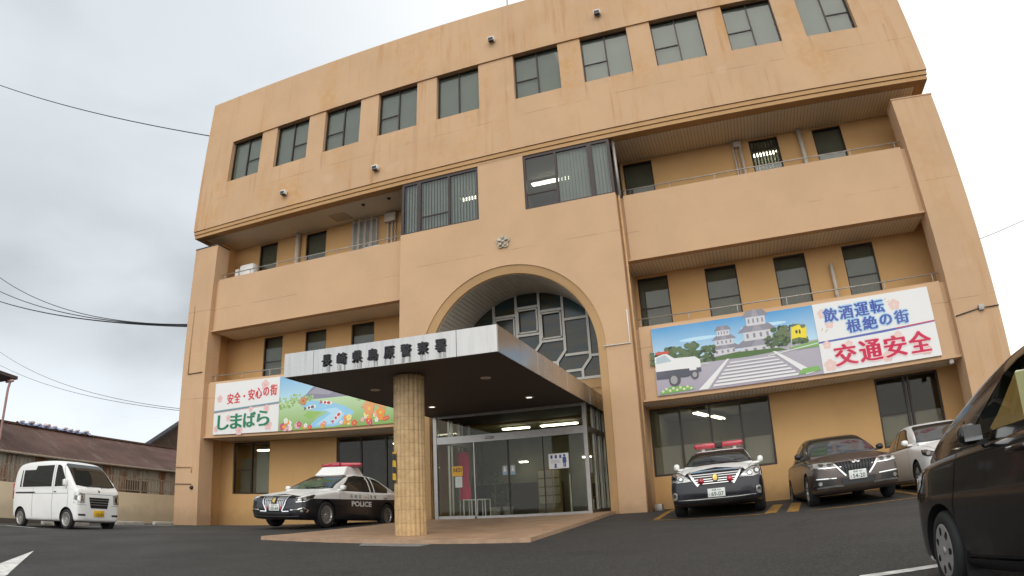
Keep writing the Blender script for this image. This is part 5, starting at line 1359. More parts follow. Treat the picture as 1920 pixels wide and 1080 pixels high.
# ------------------------------------------------------------------ printed banners on the balcony fronts
class Print:
    def __init__(s, x0, z0, w_, h_, y): s.x0, s.z0, s.w, s.h, s.y = x0, z0, w_, h_, y; s.mb = MB(); s.k = 0
    def layer(s): s.k += 1
    def P(s, a, b): return (s.x0 + a, s.y - 0.00003 * s.k, s.z0 + b)
    def poly(s, pts, c):
        s.k += 1; s.mb.add([s.P(a, b) for a, b in pts], [tuple(range(len(pts)))], 0, False, c)
    def many(s, polys, c):
        for pts in polys:
            s.k += 1
            s.mb.add([s.P(a, b) for a, b in pts], [tuple(range(len(pts)))], 0, False, c)
    def grad(s, a0, b0, a1, b1, cb, ct):
        s.k += 1; s.mb.add([s.P(a0, b0), s.P(a1, b0), s.P(a1, b1), s.P(a0, b1)], [(0, 1, 2, 3)], 0, False, (cb, cb, ct, ct))
    def rect(s, a0, b0, a1, b1, c): s.poly([(a0, b0), (a1, b0), (a1, b1), (a0, b1)], c)
    def flower(s, a, b, r, c, cc=(0.75, 0.55, 0.1)):
        s.many([ell(a + r * .55 * cos(q), b + r * .55 * sin(q), r * .48, r * .48, 10) for q in [2 * pi * i / 5 + .3 for i in range(5)]], c); s.many([ell(a, b, r * .28, r * .28, 8)], cc)
    def text(s, body, a, b, w_, h_, c, edge=None, ew=0.03, bold=0.015, slant=0.0):
        n = len(body)
        for ps in ((0, 1) if edge else (1,)):
          for i, ch_ in enumerate(body):
            cx = a + w_ * (i + .5) / n; cw = w_ / n * .84
            hh = h_
            if ch_ in '・': cw *= .25; hh = h_ * .18
            if ch_ == 'の': cw *= .85; hh = h_ * .8
            dz = slant * (i - (n - 1) / 2)
            r, col = (bold + ew, edge) if ps == 0 else (bold, c)
            vs, fs = text_fit(ch_, cw, hh)
            for q in range(13):
                rr = 0 if q == 12 else r * (1 if q % 2 else .6)
                ox, oz = rr * cos(q * pi / 6) * (1.45 if ps else 1), rr * sin(q * pi / 6) * (.45 if ps else 1)
                s.k += 1
                s.mb.add([s.P(cx + u + ox, b + dz + v + oz) for u, v in vs], [tuple(f) for f in fs], 0, False, col)
    def build(s, name, parent): return s.mb.build(name, 'print', parent)
def tree_blob(pr, a, b, r, cols, n=26, seed=1):
    rd = random.Random(seed)
    for c_ in cols:
        pr.many([ell(a + rd.uniform(-r, r), b + rd.uniform(-r * .55, r * .55), r * rd.uniform(.12, .24), r * rd.uniform(.10, .2), 7, rd.random()) for _ in range(n)], c_)
def sign_board(x0, x1, z0, z1, label):
    e = empty('banner_sign', ((x0 + x1) / 2, 0.34, z0), label, 'banner sign', group='banner signs on the balcony fronts')
    q = MB(); q.box(x0, x1, 0.325, 0.377, z0, z1); q.build('sign_panel', 'white_paint', e)
    return e
WHT = (0.80, 0.79, 0.77)
# right banner
x0, x1, z0, z1 = 3.895, 11.115, 3.735, 5.51
e = sign_board(x0, x1, z0, z1, 'long printed banner with castle picture and blue and red kanji, right of the arch')
p_ = Print(x0, z0, x1 - x0, z1 - z0, 0.3245)
W_, H_ = x1 - x0, z1 - z0
ws = 4.205
p_.grad(0, H_ * .45, ws, H_, (0.55, 0.75, 0.86), (0.09, 0.33, 0.62))
p_.many([ell(1.2, 1.35, .5, .05, 14), ell(2.9, 1.45, .6, .05, 14)], (0.50, 0.74, 0.87))
p_.grad(0, 0, ws, H_ * .50, (0.40, 0.36, 0.43), (0.45, 0.42, 0.47))
# castles: tiered white walls under grey roofs
def castle(a, b, sc, tiers):
    for i in range(tiers):
        ww = sc * (1.0 - .24 * i); zz = b + sc * .34 * i
        p_.rect(a - ww * .42, zz, a + ww * .42, zz + sc * .22, (0.62, 0.60, 0.62))
        p_.many([[(a - ww * .42 + q * ww * .2, zz + sc * .06), (a - ww * .42 + q * ww * .2 + ww * .07, zz + sc * .06), (a - ww * .42 + q * ww * .2 + ww * .07, zz + sc * .16), (a - ww * .42 + q * ww * .2, zz + sc * .16)] for q in (.4, 1.4, 2.4, 3.4)], (0.25, 0.24, 0.28))
        p_.poly([(a - ww * .60, zz + sc * .20), (a + ww * .60, zz + sc * .20), (a + ww * .36, zz + sc * .36), (a - ww * .36, zz + sc * .36)], (0.26, 0.25, 0.29))
        p_.poly([(a - ww * .18, zz + sc * .20), (a + ww * .18, zz + sc * .20), (a, zz + sc * .42)], (0.33, 0.32, 0.36))
castle(1.85, .84, .72, 3); castle(2.72, .72, 1.12, 3)
p_.many([[(0, .82), (1.5, .80), (2.1, .86), (3.2, .82), (3.4, .74), (2.4, .70), (.9, .72), (0, .74)]], (0.10, 0.17, 0.06))
tree_blob(p_, .75, 1.0, .42, [(0.03, 0.06, 0.03), (0.07, 0.13, 0.05), (0.12, 0.17, 0.08)], 30, 3); tree_blob(p_, 1.25, .93, .32, [(0.04, 0.07, 0.03), (0.09, 0.15, 0.06)], 24, 5)
tree_blob(p_, .2, .95, .28, [(0.04, 0.07, 0.03), (0.09, 0.15, 0.06)], 20, 6); tree_blob(p_, 3.5, 1.1, .40, [(0.035, 0.06, 0.03), (0.08, 0.13, 0.05), (0.14, 0.18, 0.09)], 34, 8); tree_blob(p_, 3.15, 1.0, .25, [(0.05, 0.08, 0.04), (0.1, 0.15, 0.07)], 18, 9)
p_.poly([(3.45, .78), (ws, .86), (ws, .70), (3.6, .70)], (0.22, 0.42, 0.13))
# road markings
p_.many([[(1.05, 0.02), (1.30, 0.02), (1.92, .72), (1.86, .72)], [(3.02, .74), (3.10, .74), (4.0, .08), (3.78, .05)]], WHT)
for i in range(7):
    t_ = i / 7; b = .06 + t_ * .62; hgt = .055 * (1 - t_ * .5)
    p_.poly([(1.42 + t_ * .55, b), (3.62 - t_ * .62, b), (3.58 - t_ * .62, b + hgt), (1.46 + t_ * .55, b + hgt)], WHT)
p_.many([[(2.9, .66), (ws, .80), (ws, .775), (2.9, .635)], [(0, .70), (1.4, .68), (1.4, .66), (0, .675)]], (0.70, 0.70, 0.66))
# lawn corners, crossing flag, plain cartoon car
p_.many([[(.05, .02), (.95, .06), (.9, .16), (.4, .2), (.12, .12)], [(3.55, .06), (4.15, .1), (4.1, .22), (3.7, .2)]], (0.20, 0.44, 0.10))
for q in range(9): p_.flower(.15 + q * .09, .10 + .05 * (q % 2), .035, (0.75, 0.70, 0.55))
p_.poly([(3.50, .78), (3.53, .78), (3.60, 1.30), (3.57, 1.30)], (0.5, 0.48, 0.45)); p_.poly([(3.55, .98), (3.60, 1.28), (3.80, 1.33), (3.84, 1.22), (3.97, 1.24), (3.93, .95), (3.74, 1.00)], (0.85, 0.68, 0.03)); p_.many([ell(3.70, 1.15, .03, .05), ell(3.78, 1.14, .025, .06)], (0.05, 0.05, 0.05))
p_.poly([(.02, .42), (.02, 1.0), (.32, 1.08), (.52, .92), (1.05, .90), (1.18, .80), (1.18, .52), (.80, .40)], WHT); p_.poly([(.02, .42), (.02, .62), (.55, .62), (1.18, .60), (1.18, .50), (.8, .40)], (0.10, 0.10, 0.13)); p_.poly([(.05, .82), (.06, .98), (.30, 1.03), (.45, .85)], (0.45, 0.55, 0.60)); p_.rect(.05, 1.06, .40, 1.13, (0.62, 0.10, 0.06))
p_.many([ell(.48, .36, .15, .17), ell(1.0, .43, .10, .12)], (0.10, 0.10, 0.11)); p_.many([ell(.46, .36, .09, .11), ell(1.0, .43, .06, .07)], (0.36, 0.35, 0.36)); p_.rect(.88, .55, 1.06, .64, WHT)
# text half
p_.rect(ws, 0, W_, H_, WHT)
p_.poly([(ws, .80), (ws + 2.0, .865), (W_, .90), (W_, .86), (ws + 1.6, .79), (ws, .755)], (0.10, 0.14, 0.42)); p_.poly([(ws + 2.0, .865), (W_, .905), (W_, .875), (ws + 2.0, .84)], (0.60, 0.05, 0.09))
for a, b, r in ((4.42, 1.50, .13), (4.55, 1.22, .12), (6.28, 1.45, .15), (4.40, .70, .11), (4.95, .64, .10), (4.40, .18, .16), (5.85, .18, .14), (6.85, .20, .15), (6.22, .68, .1)): p_.flower(a, b, r, (0.80, 0.56, 0.50), (0.80, 0.64, 0.58))
p_.many([[(6.02, 1.58), (6.10, 1.66), (6.11, 1.64)], [(6.06, 1.53), (6.17, 1.58), (6.18, 1.56)], [(4.30, 1.04), (4.36, 1.14), (4.38, 1.12)], [(4.38, 1.00), (4.48, 1.10), (4.49, 1.07)]], (0.55, 0.48, 0.15))
p_.text('飲酒運転', 4.42, 1.46, 1.62, .34, (0.055, 0.09, 0.38), (0.38, 0.60, 0.80), .028, .011, .012)
p_.text('根絶の街', 4.95, 1.10, 1.66, .33, (0.055, 0.09, 0.38), (0.38, 0.60, 0.80), .028, .011, .012)
p_.text('交通安全', 4.50, .405, 2.55, .52, (0.58, 0.015, 0.07), (0.84, 0.60, 0.60), .022, .018, .01)
p_.build('printed_sheet', e)
# left banner
x0, x1, z0, z1 = -11.09, -3.75, 3.725, 5.53
e = sign_board(x0, x1, z0, z1, 'long printed banner with green and red lettering, left of the canopy column')
p_ = Print(x0, z0, x1 - x0, z1 - z0, 0.3245)
W_, H_ = x1 - x0, z1 - z0
ws = 2.99
p_.grad(ws, .7, W_, H_, (0.58, 0.78, 0.84), (0.22, 0.48, 0.72))
p_.poly([(ws + .9, .95), (ws + 1.3, 1.30), (ws + 1.9, 1.62), (ws + 2.4, 1.5), (ws + 2.9, 1.62), (ws + 3.6, 1.2), (W_, 1.0), (W_, .8), (ws + .9, .8)], (0.26, 0.25, 0.32))
p_.poly([(ws + 1.2, 1.15), (ws + 1.9, 1.55), (ws + 2.3, 1.2), (ws + 2.0, 1.05)], (0.36, 0.34, 0.40))
p_.grad(ws, 0, W_, .95, (0.24, 0.42, 0.10), (0.52, 0.68, 0.42))
p_.poly([(ws + 1.15, .05), (ws + 1.6, .35), (ws + 2.0, .5), (ws + 1.2, .62), (ws + .9, .78), (ws + 1.3, .92), (ws + 2.1, .80), (ws + 2.6, .66), (ws + 2.95, .45), (ws + 2.75, .12), (ws + 2.2, .04)], (0.30, 0.58, 0.78))
p_.poly([(ws + 1.5, .12), (ws + 2.1, .45), (ws + 1.8, .6), (ws + 2.3, .62), (ws + 2.6, .40), (ws + 2.3, .12)], (0.46, 0.70, 0.84))
p_.poly([(ws + 1.35, .30), (ws + 1.75, .52), (ws + 1.2, .58), (ws + 1.0, .45)], (0.30, 0.50, 0.13))
for a, b, r in ((ws + .3, .9, .3), (ws + .7, 1.0, .25), (ws + 1.2, 1.0, .18), (ws + 3.2, .92, .25)): tree_blob(p_, a, b, r, [(0.24, 0.40, 0.12), (0.38, 0.55, 0.22)], 14, int(a * 10))
def koi(a, b, an, c1):
    f = lambda u, v: (a + u * cos(an) - v * sin(an), b + u * sin(an) + v * cos(an))
    p_.poly([f(.2 * cos(q), .065 * sin(q)) for q in [2 * pi * i / 16 for i in range(16)]], (0.82, 0.80, 0.78)); p_.many([[f(-.18, 0), f(-.30, .07), f(-.27, 0), f(-.30, -.07)]], c1); p_.many([[f(.05 + .07 * cos(q), .05 * sin(q)) for q in [2 * pi * i / 10 for i in range(10)]], [f(-.09 + .05 * cos(q), .045 * sin(q)) for q in [2 * pi * i / 10 for i in range(10)]]], c1)
koi(ws + 2.35, .36, .75, (0.62, 0.04, 0.05)); koi(ws + 1.95, .80, -.15, (0.50, 0.08, 0.06)); koi(ws + 1.32, .70, .1, (0.15, 0.13, 0.14))
rd = random.Random(4)
for i in range(46):
    a = ws + .1 + rd.random() * 4.1; b = .06 + rd.random() * .28
    if ws + 1.3 < a < ws + 2.6 and b > .16: continue
    p_.flower(a, b, rd.uniform(.06, .12), rd.choice([(0.75, 0.10, 0.08), (0.82, 0.30, 0.06), (0.80, 0.42, 0.52), (0.82, 0.72, 0.30), (0.80, 0.78, 0.76), (0.60, 0.06, 0.20)]))
p_.flower(ws + 3.5, .5, .2, (0.80, 0.32, 0.12)); p_.flower(ws + 3.9, .35, .17, (0.82, 0.30, 0.06)); p_.flower(ws + 1.0, .92, .14, (0.62, 0.26, 0.12), (0.45, 0.14, 0.06))
p_.many([[(ws + 3.2, .55), (ws + 3.5, .85), (ws + 4.0, .80), (ws + 4.1, .45), (ws + 3.7, .6)]], (0.72, 0.36, 0.14))
p_.rect(0, 0, ws, H_, WHT)
p_.poly([(0, .83), (ws, .98), (ws, .92), (0, .76)], (0.16, 0.30, 0.34)); p_.poly([(0, .76), (ws, .92), (ws, .895), (0, .735)], (0.72, 0.40, 0.36))
for a, b, r in ((2.35, 1.58, .18), (2.78, 1.45, .12), (.72, .55, .12), (1.25, .10, .17), (2.55, .22, .17), (2.45, .78, .13), (.15, .2, .12), (1.75, .8, .1), (.25, 1.25, .14)): p_.flower(a, b, r, (0.78, 0.52, 0.50), (0.72, 0.40, 0.38))
p_.text('安全・安心の街', .60, 1.30, 2.30, .36, (0.62, 0.05, 0.06), (0.86, 0.78, 0.74), .012, .012, .028)
p_.text('しまばら', .18, .44, 2.45, .50, (0.01, 0.20, 0.09), None, 0, .022, .02)
p_.build('printed_sheet', e)
# ------------------------------------------------------------------ yard markings
wp = pm('worn_white_paint', (0.62, 0.61, 0.58), 0.7, var=0.25, scale=7)
m, t, p, o = newmat('worn_yellow_paint'); g = G(t); v = g.pos()
wr = g.ramp(g.noise(v, 9, 5, 0.7), 0.42, 0.62)
g.l(g.mix(g.m('MULTIPLY', wr, 0.75), (0.40, 0.20, 0.025), (0.06, 0.055, 0.05)), p.inputs['Base Color']); p.inputs['Roughness'].default_value = 0.75
M['yellow_line'] = m
def line(x0, y0, x1, y1, w_): 
    L = sqrt((x1 - x0) ** 2 + (y1 - y0) ** 2); nx, ny = -(y1 - y0) / L * w_ / 2, (x1 - x0) / L * w_ / 2
    return [(x0 + nx, y0 + ny), (x1 + nx, y1 + ny), (x1 - nx, y1 - ny), (x0 - nx, y0 - ny)]
yl = [line(4.0, -3.0, 4.0, 1.6, .15), line(6.55, -3.2, 6.55, 1.6, .15), line(9.1, -3.2, 9.1, 1.6, .15), line(11.7, -3.2, 11.7, 1.6, .15)]
yl = [line(4.0, -2.9, 4.0, 1.6, .13), line(9.1, -3.3, 9.1, 1.6, .13), line(11.7, -3.3, 11.7, 1.6, .13), line(3.95, -3.1, 6.15, -3.5, .10), line(6.95, -3.75, 11.7, -3.4, .10), line(6.22, -3.45, 6.50, -1.0, .22), line(6.62, -3.6, 6.90, -1.0, .22)]
struct(lay('yellow_bay_lines', yl, M['yellow_line'], 0.005))
struct(lay('white_bay_line', [line(6.70, -10.13, 9.2, -9.80, .13)], wp, 0.005))
ga = lay('arrow_marking', [[(-4.35, -10.12), (-3.02, -11.40), (-2.35, -12.05), (-1.35, -12.35), (-1.97, -11.85)]], wp, 0.005)
struct(ga)
wl = [line(-14.9, -6.0 + k * 2.5, -11.4, -6.0 + k * 2.5, .12) for k in range(5)]
struct(lay('white_bay_lines', wl, wp, 0.005))
for k, (y, lb) in enumerate(((-3.0, 'concrete wheel stop nearest the white van at the boundary wall'), (-0.6, 'middle concrete wheel stop by the boundary wall right of the van'), (1.7, 'concrete wheel stop by the boundary wall nearest the building corner'))):
    q = MB(); x = -14.6; z = gz(x, y); q.bbox(x - .08, x + .08, y - .9, y + .9, z - .02, z + .12, .02); tag(q.build('wheel_stop', pm('stop_concrete', (0.45, 0.43, 0.38), 0.8, var=0.15)), lb, 'wheel stop', 'wheel stops along the boundary wall')

# ------------------------------------------------------------------ boundary wall, fence, neighbours on the left
XWL = -16.95
M['block'] = plaster('boundary_render', (0.78, 0.66, 0.48), 0.35, False)
q = MB()
y = -14.0
while y < 14:
    zb = gz(XWL, y)
    q.box(XWL - .12, XWL, y + .006, y + 2.394, zb - .4, 1.70); y += 2.4
q.box(XWL - .105, XWL - .015, -14, 14, -0.3, 1.69)
bw = empty('boundary_wall', (XWL, 0, 0.2), 'cream rendered boundary wall behind the white van', 'wall')
q.build('wall_panels', 'block', bw)
q = MB(); q.box(XWL - .004, XWL + .012, -14, 14, -0.3, gz(XWL, 0) + .03); q.build('wall_footing', pm('footing', (0.10, 0.085, 0.07), 0.9), bw)
M['fence'] = pm('weathered_fence', (0.27, 0.22, 0.17), 0.7, var=0.25, scale=9)
fe = empty('fence', (XWL - .06, 0, 1.7), 'brownish railing fence on top of the boundary wall', 'fence')
q = MB()
q.box(XWL - .08, XWL - .05, -14, 14, 1.78, 1.82); q.box(XWL - .08, XWL - .05, -14, 14, 2.27, 2.32)
y = -13.9
while y < 14: q.box(XWL - .075, XWL - .055, y, y + .03, 1.82, 2.27); y += .12
q.build('railing', 'fence', fe)
for k in range(15): q = MB(); q.box(XWL - .09, XWL - .04, -14 + k * 2.0, -13.94 + k * 2.0, 1.70, 2.38); q.build('post', 'fence', fe)
# long low shed with a rusting corrugated roof
m, t, p, o = newmat('rusted_roof'); g = G(t); v = g.pos(); s_ = g.sep(v)
r1 = g.ramp(g.noise(v, 0.5, 6, 0.65), 0.35, 0.65); r2 = g.ramp(g.noise(v, 1.0, 4, 0.6, (0.5, 2.5, 0.5)), 0.5, 0.75)
col = g.mix(r1, (0.075, 0.036, 0.026), (0.125, 0.068, 0.052)); col = g.mix(g.m('MULTIPLY', r2, 0.55), col, (0.20, 0.16, 0.145))
g.l(col, p.inputs['Base Color']); p.inputs['Roughness'].default_value = 0.7
M['rust_roof'] = m
m, t, p, o = newmat('rusted_cladding'); g = G(t); v = g.pos()
r1 = g.ramp(g.noise(v, 1.0, 5, 0.6, (1, 1.6, 0.45)), 0.48, 0.62)
g.l(g.mix(r1, (0.40, 0.385, 0.33), (0.24, 0.11, 0.045)), p.inputs['Base Color']); p.inputs['Roughness'].default_value = 0.7
M['rust_wall'] = m
def corrug(P00, P10, P01, n, amp, nrm):
    """corrugated sheet: runs along P00->P10 (n waves), slopes to P01"""
    a, b, c_ = Vector(P00), Vector(P10), Vector(P01); nv = Vector(nrm).normalized(); vs = []
    k = n * 4
    for i in range(k + 1):
        off = nv * amp * sin(i * pi / 2)
        pp = a + (b - a) * i / k + off; vs += [pp, pp + (c_ - a)]
    return vs, [(2 * i, 2 * i + 2, 2 * i + 3, 2 * i + 1) for i in range(k)]
sh = empty('shed', (-21, 3, 0.4), 'long low shed with rusted corrugated roof behind the boundary wall', 'shed')
q = MB(); q.add(*corrug((-18.9, -9.0, 2.9), (-18.9, 11.5, 2.9), (-22.5, -9.0, 4.32), 130, .018, (.37, 0, .93)))
q.add(*corrug((-26.1, -9.0, 2.9), (-26.1, 11.5, 2.9), (-22.5, -9.0, 4.32), 130, .018, (-.37, 0, .93)))
q.box(-22.62, -22.38, -9, 11.5, 4.32, 4.40); q.build('roof', 'rust_roof', sh)
q = MB(); q.add(*corrug((-19.3, -8.8, 2.95), (-19.3, 11.3, 2.95), (-19.3, -8.8, 0.0), 110, .016, (1, 0, 0))); q.box(-25.6, -19.4, -8.8, -8.7, 0, 2.9); q.box(-25.6, -19.4, 11.2, 11.3, 0, 2.9); q.build('wall', 'rust_wall', sh)
q = MB(); q.tube([(-18.87, -9, 2.86), (-18.87, 11.5, 2.86)], .05, 8); q.tube([(-19.22, 0.3, 2.85), (-19.22, 0.3, 0.3)], .04, 8); q.build('gutter', 'fence', sh)
M['old_boards'] = pm('old_boards', (0.09, 0.055, 0.035), 0.8, var=0.3)
q = MB(); q.box(-19.33, -19.27, -2.2, -0.9, .3, 2.3); q.build('door', 'old_boards', sh)
q = MB(); q.box(-19.33, -19.27, 3.0, 4.2, 1.3, 2.3); q.build('shutter', 'old_boards', sh)
tp = empty('tarpaulin', (-22.5, 1, 4.4), 'blue tarpaulin strip held down with pale sandbags on the shed ridge', 'tarpaulin')
q = MB(); rd = random.Random(11); ny = 34
vs = []
for i in range(ny + 1):
    y = -0.9 + i * 3.9 / ny
    for x, z in ((-22.32, 4.36), (-22.42, 4.42), (-22.5, 4.46), (-22.6, 4.42), (-22.75, 4.35)): vs.append((x + rd.uniform(-.03, .03), y, z + rd.uniform(-.02, .05)))
q.add(vs, [(i * 5 + j, (i + 1) * 5 + j, (i + 1) * 5 + j + 1, i * 5 + j + 1) for i in range(ny) for j in range(4)], 0, True); q.build('sheet', pm('blue_tarp', (0.30, 0.36, 0.55), 0.5, var=0.2), tp)
for k in range(9):
    b_ = MB(); Mx = Matrix.Translation((-22.40 + rd.uniform(-.08, .08), -0.7 + k * .43 + rd.uniform(-.1, .1), 4.45)) @ Matrix.Rotation(rd.uniform(-.6, .6), 4, 'Z')
    sc = rd.uniform(.55, .9); b_.bbox(-.17 * sc, .17 * sc, -.15 * sc, .15 * sc, 0, .14 * sc, .05 * sc, 0, Mx, 3); b_.build('sandbag', pm('sandbag_cloth', (0.74, 0.66, 0.66), 0.9, var=0.15), tp)
# dark gabled outbuilding just left of the station
gb = empty('outbuilding', (-26, 13, 0), 'dark brown gabled outbuilding between the shed and the station', 'outbuilding')
q = MB(); q.prism([(8.4, 0.0), (15.6, 0.0), (15.6, 4.4), (12.0, 6.35), (8.9, 4.35), (8.4, 4.35)], lambda u, v_, d: (d, u, v_), -26.6, -26.0); q.build('wall', pm('dark_boards', (0.075, 0.045, 0.03), 0.8, var=0.35, scale=3), gb)
q = MB()
q.prism([(8.3, 3.95), (12.0, 6.42), (15.9, 4.1), (15.9, 4.2), (12.0, 6.54), (8.3, 4.07)], lambda u, v_, d: (d, u, v_), -26.25, -25.7); q.build('roof', pm('dark_roof', (0.012, 0.011, 0.011), 0.6, var=0.2), gb)
# house corner at the far left
hb = empty('house', (-20.5, -6.5, 0.2), 'house corner with dark eave and pink downpipe at the far left edge', 'house')
q = MB(); q.box(-24, -19.55, -12, -4.35, 0, 5.6); q.build('wall', pm('house_wall', (0.40, 0.39, 0.36), 0.8, var=0.1), hb)
q = MB(); q.prism([(-3.05, 5.62), (-3.05, 5.74), (-12.4, 6.6), (-12.4, 6.48)], lambda u, v_, d: (d, u, v_), -24.3, -18.9); q.build('roof', pm('eave_tile', (0.07, 0.055, 0.055), 0.6, var=0.2), hb)
q = MB(); q.tube([(-19.3, -3.3, 5.52), (-18.8, -3.3, 5.52)], .06, 8); q.tube([(-19.0, -3.3, 5.5), (-19.0, -3.35, 5.2), (-19.0, -3.42, 3.3), (-19.05, -3.7, 2.85)], .05, 8); q.build('downpipe', pm('pink_pipe', (0.42, 0.25, 0.23), 0.6), hb)

# ------------------------------------------------------------------ overhead cables
def cable(p0, p1, sag, r, label, n=20):
    a, b = Vector(p0), Vector(p1)
    pts = [a + (b - a) * i / n - Vector((0, 0, sag * 4 * (i / n) * (1 - i / n))) for i in range(n + 1)]
    q = MB(); q.tube(pts, r, 6); return tag(q.build('overhead_cable', 'cable'), label, 'cable', 'overhead cables left of the station')
def ray_pt(d, t): return tuple(CAM + Vector(d) * t)
cable((-12.885, 0.5, 16.3), (-28.5, -4.0, 22.8), 0.35, .022, 'thick black cable running from the top storey up to the left edge')
cable((-12.86, 0.6, 8.03), (-33.6, 1.5, 14.35), 0.9, .020, 'uppermost cable of the bundle reaching the left pier')
cable((-12.86, 0.6, 7.98), (-33.8, 2.0, 13.4), 0.55, .024, 'middle cable of the bundle reaching the left pier')
cable((-12.86, 0.6, 7.94), (-33.9, 2.2, 12.75), 0.35, .030, 'lowest and thickest cable of the bundle reaching the left pier')
cable((-12.86, 0.4, 4.75), (-40.0, 5.4, 11.4), 0.7, .011, 'upper of two thin pale cables above the shed')
cable((-12.86, 0.4, 4.68), (-40.0, 5.4, 10.4), 0.5, .011, 'lower of two thin pale cables above the shed')
cable((13.5, 9.0, 8.9), (27, 14, 13.6), 0.5, .012, 'thin cable in the white sky right of the station')

# ------------------------------------------------------------------ things seen through the glass and at the doors
def strip_lamp(x, y, z, L, ang, label, mat='lamp', parent=None):
    e = empty('ceiling_light', (x, y, z), label, 'ceiling light', rz=ang, group='lit fluorescent lights indoors')
    q = MB()
    for k in (-.06, .06): q.tube([(-L / 2, k, -.03), (L / 2, k, -.03)], .016, 8)
    q.build('tube', mat, e, local=True)
    q = MB(); q.box(-L / 2 - .04, L / 2 + .04, -.10, .10, .0, .05); q.build('batten', 'white_paint', e, local=True)
strip_lamp(4.75, 4.2, 3.62, 1.2, radians(75), 'lit double tube light behind the big window right of the entrance, nearer one')
strip_lamp(5.2, 5.6, 3.62, 1.2, radians(75), 'lit double tube light behind the big window right of the entrance, farther one')
strip_lamp(-10.6, 2.9, 3.45, 1.25, radians(2), 'lit tube light behind the leftmost ground floor window')
strip_lamp(-5.6, 4.2, 3.60, .8, 0, 'lit tube light behind the window beside the canopy column')
strip_lamp(.52, 2.9, 3.63, 1.15, radians(3), 'lit tube light at the right of the entrance lobby ceiling')
strip_lamp(-.86, 2.85, 3.63, .85, radians(3), 'lit tube light in the middle of the entrance lobby ceiling')
strip_lamp(-1.5, 5.3, 2.75, .28, 0, 'short bright light deep in the hall behind the left door')
strip_lamp(.75, 5.3, 2.75, .28, 0, 'short bright light deep in the hall behind the notice on the right door')
strip_lamp(1.12, 1.75, 11.26, 1.25, radians(0), 'lit tube light in the third floor corner window right of the emblem')
strip_lamp(-1.72, 1.75, 11.26, .6, radians(0), 'lit tube light in the third floor corner window left of the emblem')
strip_lamp(7.93, 2.14, 10.98, .75, 0, 'lit tube light behind the blind of the third floor balcony window', 'lamp')
# notices on the doors
def notice(name, x0, x1, z0, z1, label, cat, draw, y=YV - 0.012):
    e = empty(name, ((x0 + x1) / 2, y, z0), label, cat)
    q = MB(); q.box(x0, x1, y, y + .006, z0, z1); q.build('sheet', 'white_paint', e)
    pr = Print(x0, z0, x1 - x0, z1 - z0, y - 0.001); draw(pr, x1 - x0, z1 - z0); pr.build('print', e)
def d_aed(p_, w_, h_):
    p_.rect(0, 0, w_, h_, (0.80, 0.42, 0.02)); p_.text('AED', .02, h_ * .62, w_ - .04, h_ * .38, (0.12, 0.05, 0.02), None, 0, .004)
notice('first_aid_notice', -1.60, -1.30, 2.06, 2.32, 'orange notice reading AED on the left door glass', 'notice', d_aed)
def d_white(p_, w_, h_): p_.rect(0, 0, w_, h_, (0.62, 0.68, 0.62)); p_.many([[(.04, h_ * q), (w_ - .04, h_ * q), (w_ - .04, h_ * q + .008), (.04, h_ * q + .008)] for q in (.2, .32, .44, .56, .68, .8)], (0.35, 0.40, 0.36))
notice('paper_notice', -1.52, -1.32, 1.76, 2.045, 'pale paper notice below the orange notice', 'notice', d_white)
def d_info(p_, w_, h_):
    p_.rect(0, 0, w_, h_, WHT); B_ = (0.03, 0.07, 0.30)
    for k in range(3): p_.rect(.05 + k * .115, h_ * .68, .105 + k * .115, h_ * .90, B_)
    for k in range(3): p_.rect(.05, h_ * (.38 + .08 * k), .30, h_ * (.38 + .08 * k) + .010, (0.35, 0.38, 0.50))
    p_.many([ell(.175, h_ * .26, .03, .03)], B_); p_.poly([(.13, h_ * .06), (.22, h_ * .06), (.19, h_ * .22), (.16, h_ * .22)], B_)
    p_.many([ell(w_ - .11, h_ * .84, .03, .035)], B_); p_.poly([(w_ - .16, h_ * .36), (w_ - .155, h_ * .74), (w_ - .065, h_ * .74), (w_ - .06, h_ * .36)], B_); p_.many([[(w_ - .145, h_ * .08), (w_ - .14, h_ * .40), (w_ - .115, h_ * .40), (w_ - .115, h_ * .08)], [(w_ - .105, h_ * .08), (w_ - .105, h_ * .40), (w_ - .08, h_ * .40), (w_ - .075, h_ * .08)]], B_)
notice('information_notice', 1.08, 1.60, 2.09, 2.47, 'white notice with blue standing figure on the right door glass', 'notice', d_info)
def d_tri(p_, w_, h_):
    p_.rect(0, 0, w_, h_ * .30, (0.30, 0.45, 0.55)); p_.rect(0, h_ * .30, w_, h_, (0.45, 0.50, 0.50)); p_.poly([(.02, h_ * .38), (w_ - .02, h_ * .38), (w_ / 2, h_ * .95)], WHT)
notice('door_sticker', -.17, -.045, 2.02, 2.26, 'small sticker with white triangle on the left sliding door', 'sticker', d_tri)
notice('door_sticker', .045, .17, 2.02, 2.26, 'small sticker with white triangle on the right sliding door', 'sticker', d_tri)
q = MB(); q.box(1.98, 2.02, .24, .46, 1.95, 2.35); tag(q.build('paper_notice', 'curtain'), 'white paper taped inside the side glass of the lobby', 'notice')
q = MB(); q.bbox(-.62 , -.38, YV - .09, YV - .036, 2.99, 3.05, .01)
tag(q.build('door_sensor', 'steel'), 'small grey sensor on the beam above the sliding doors', 'sensor')
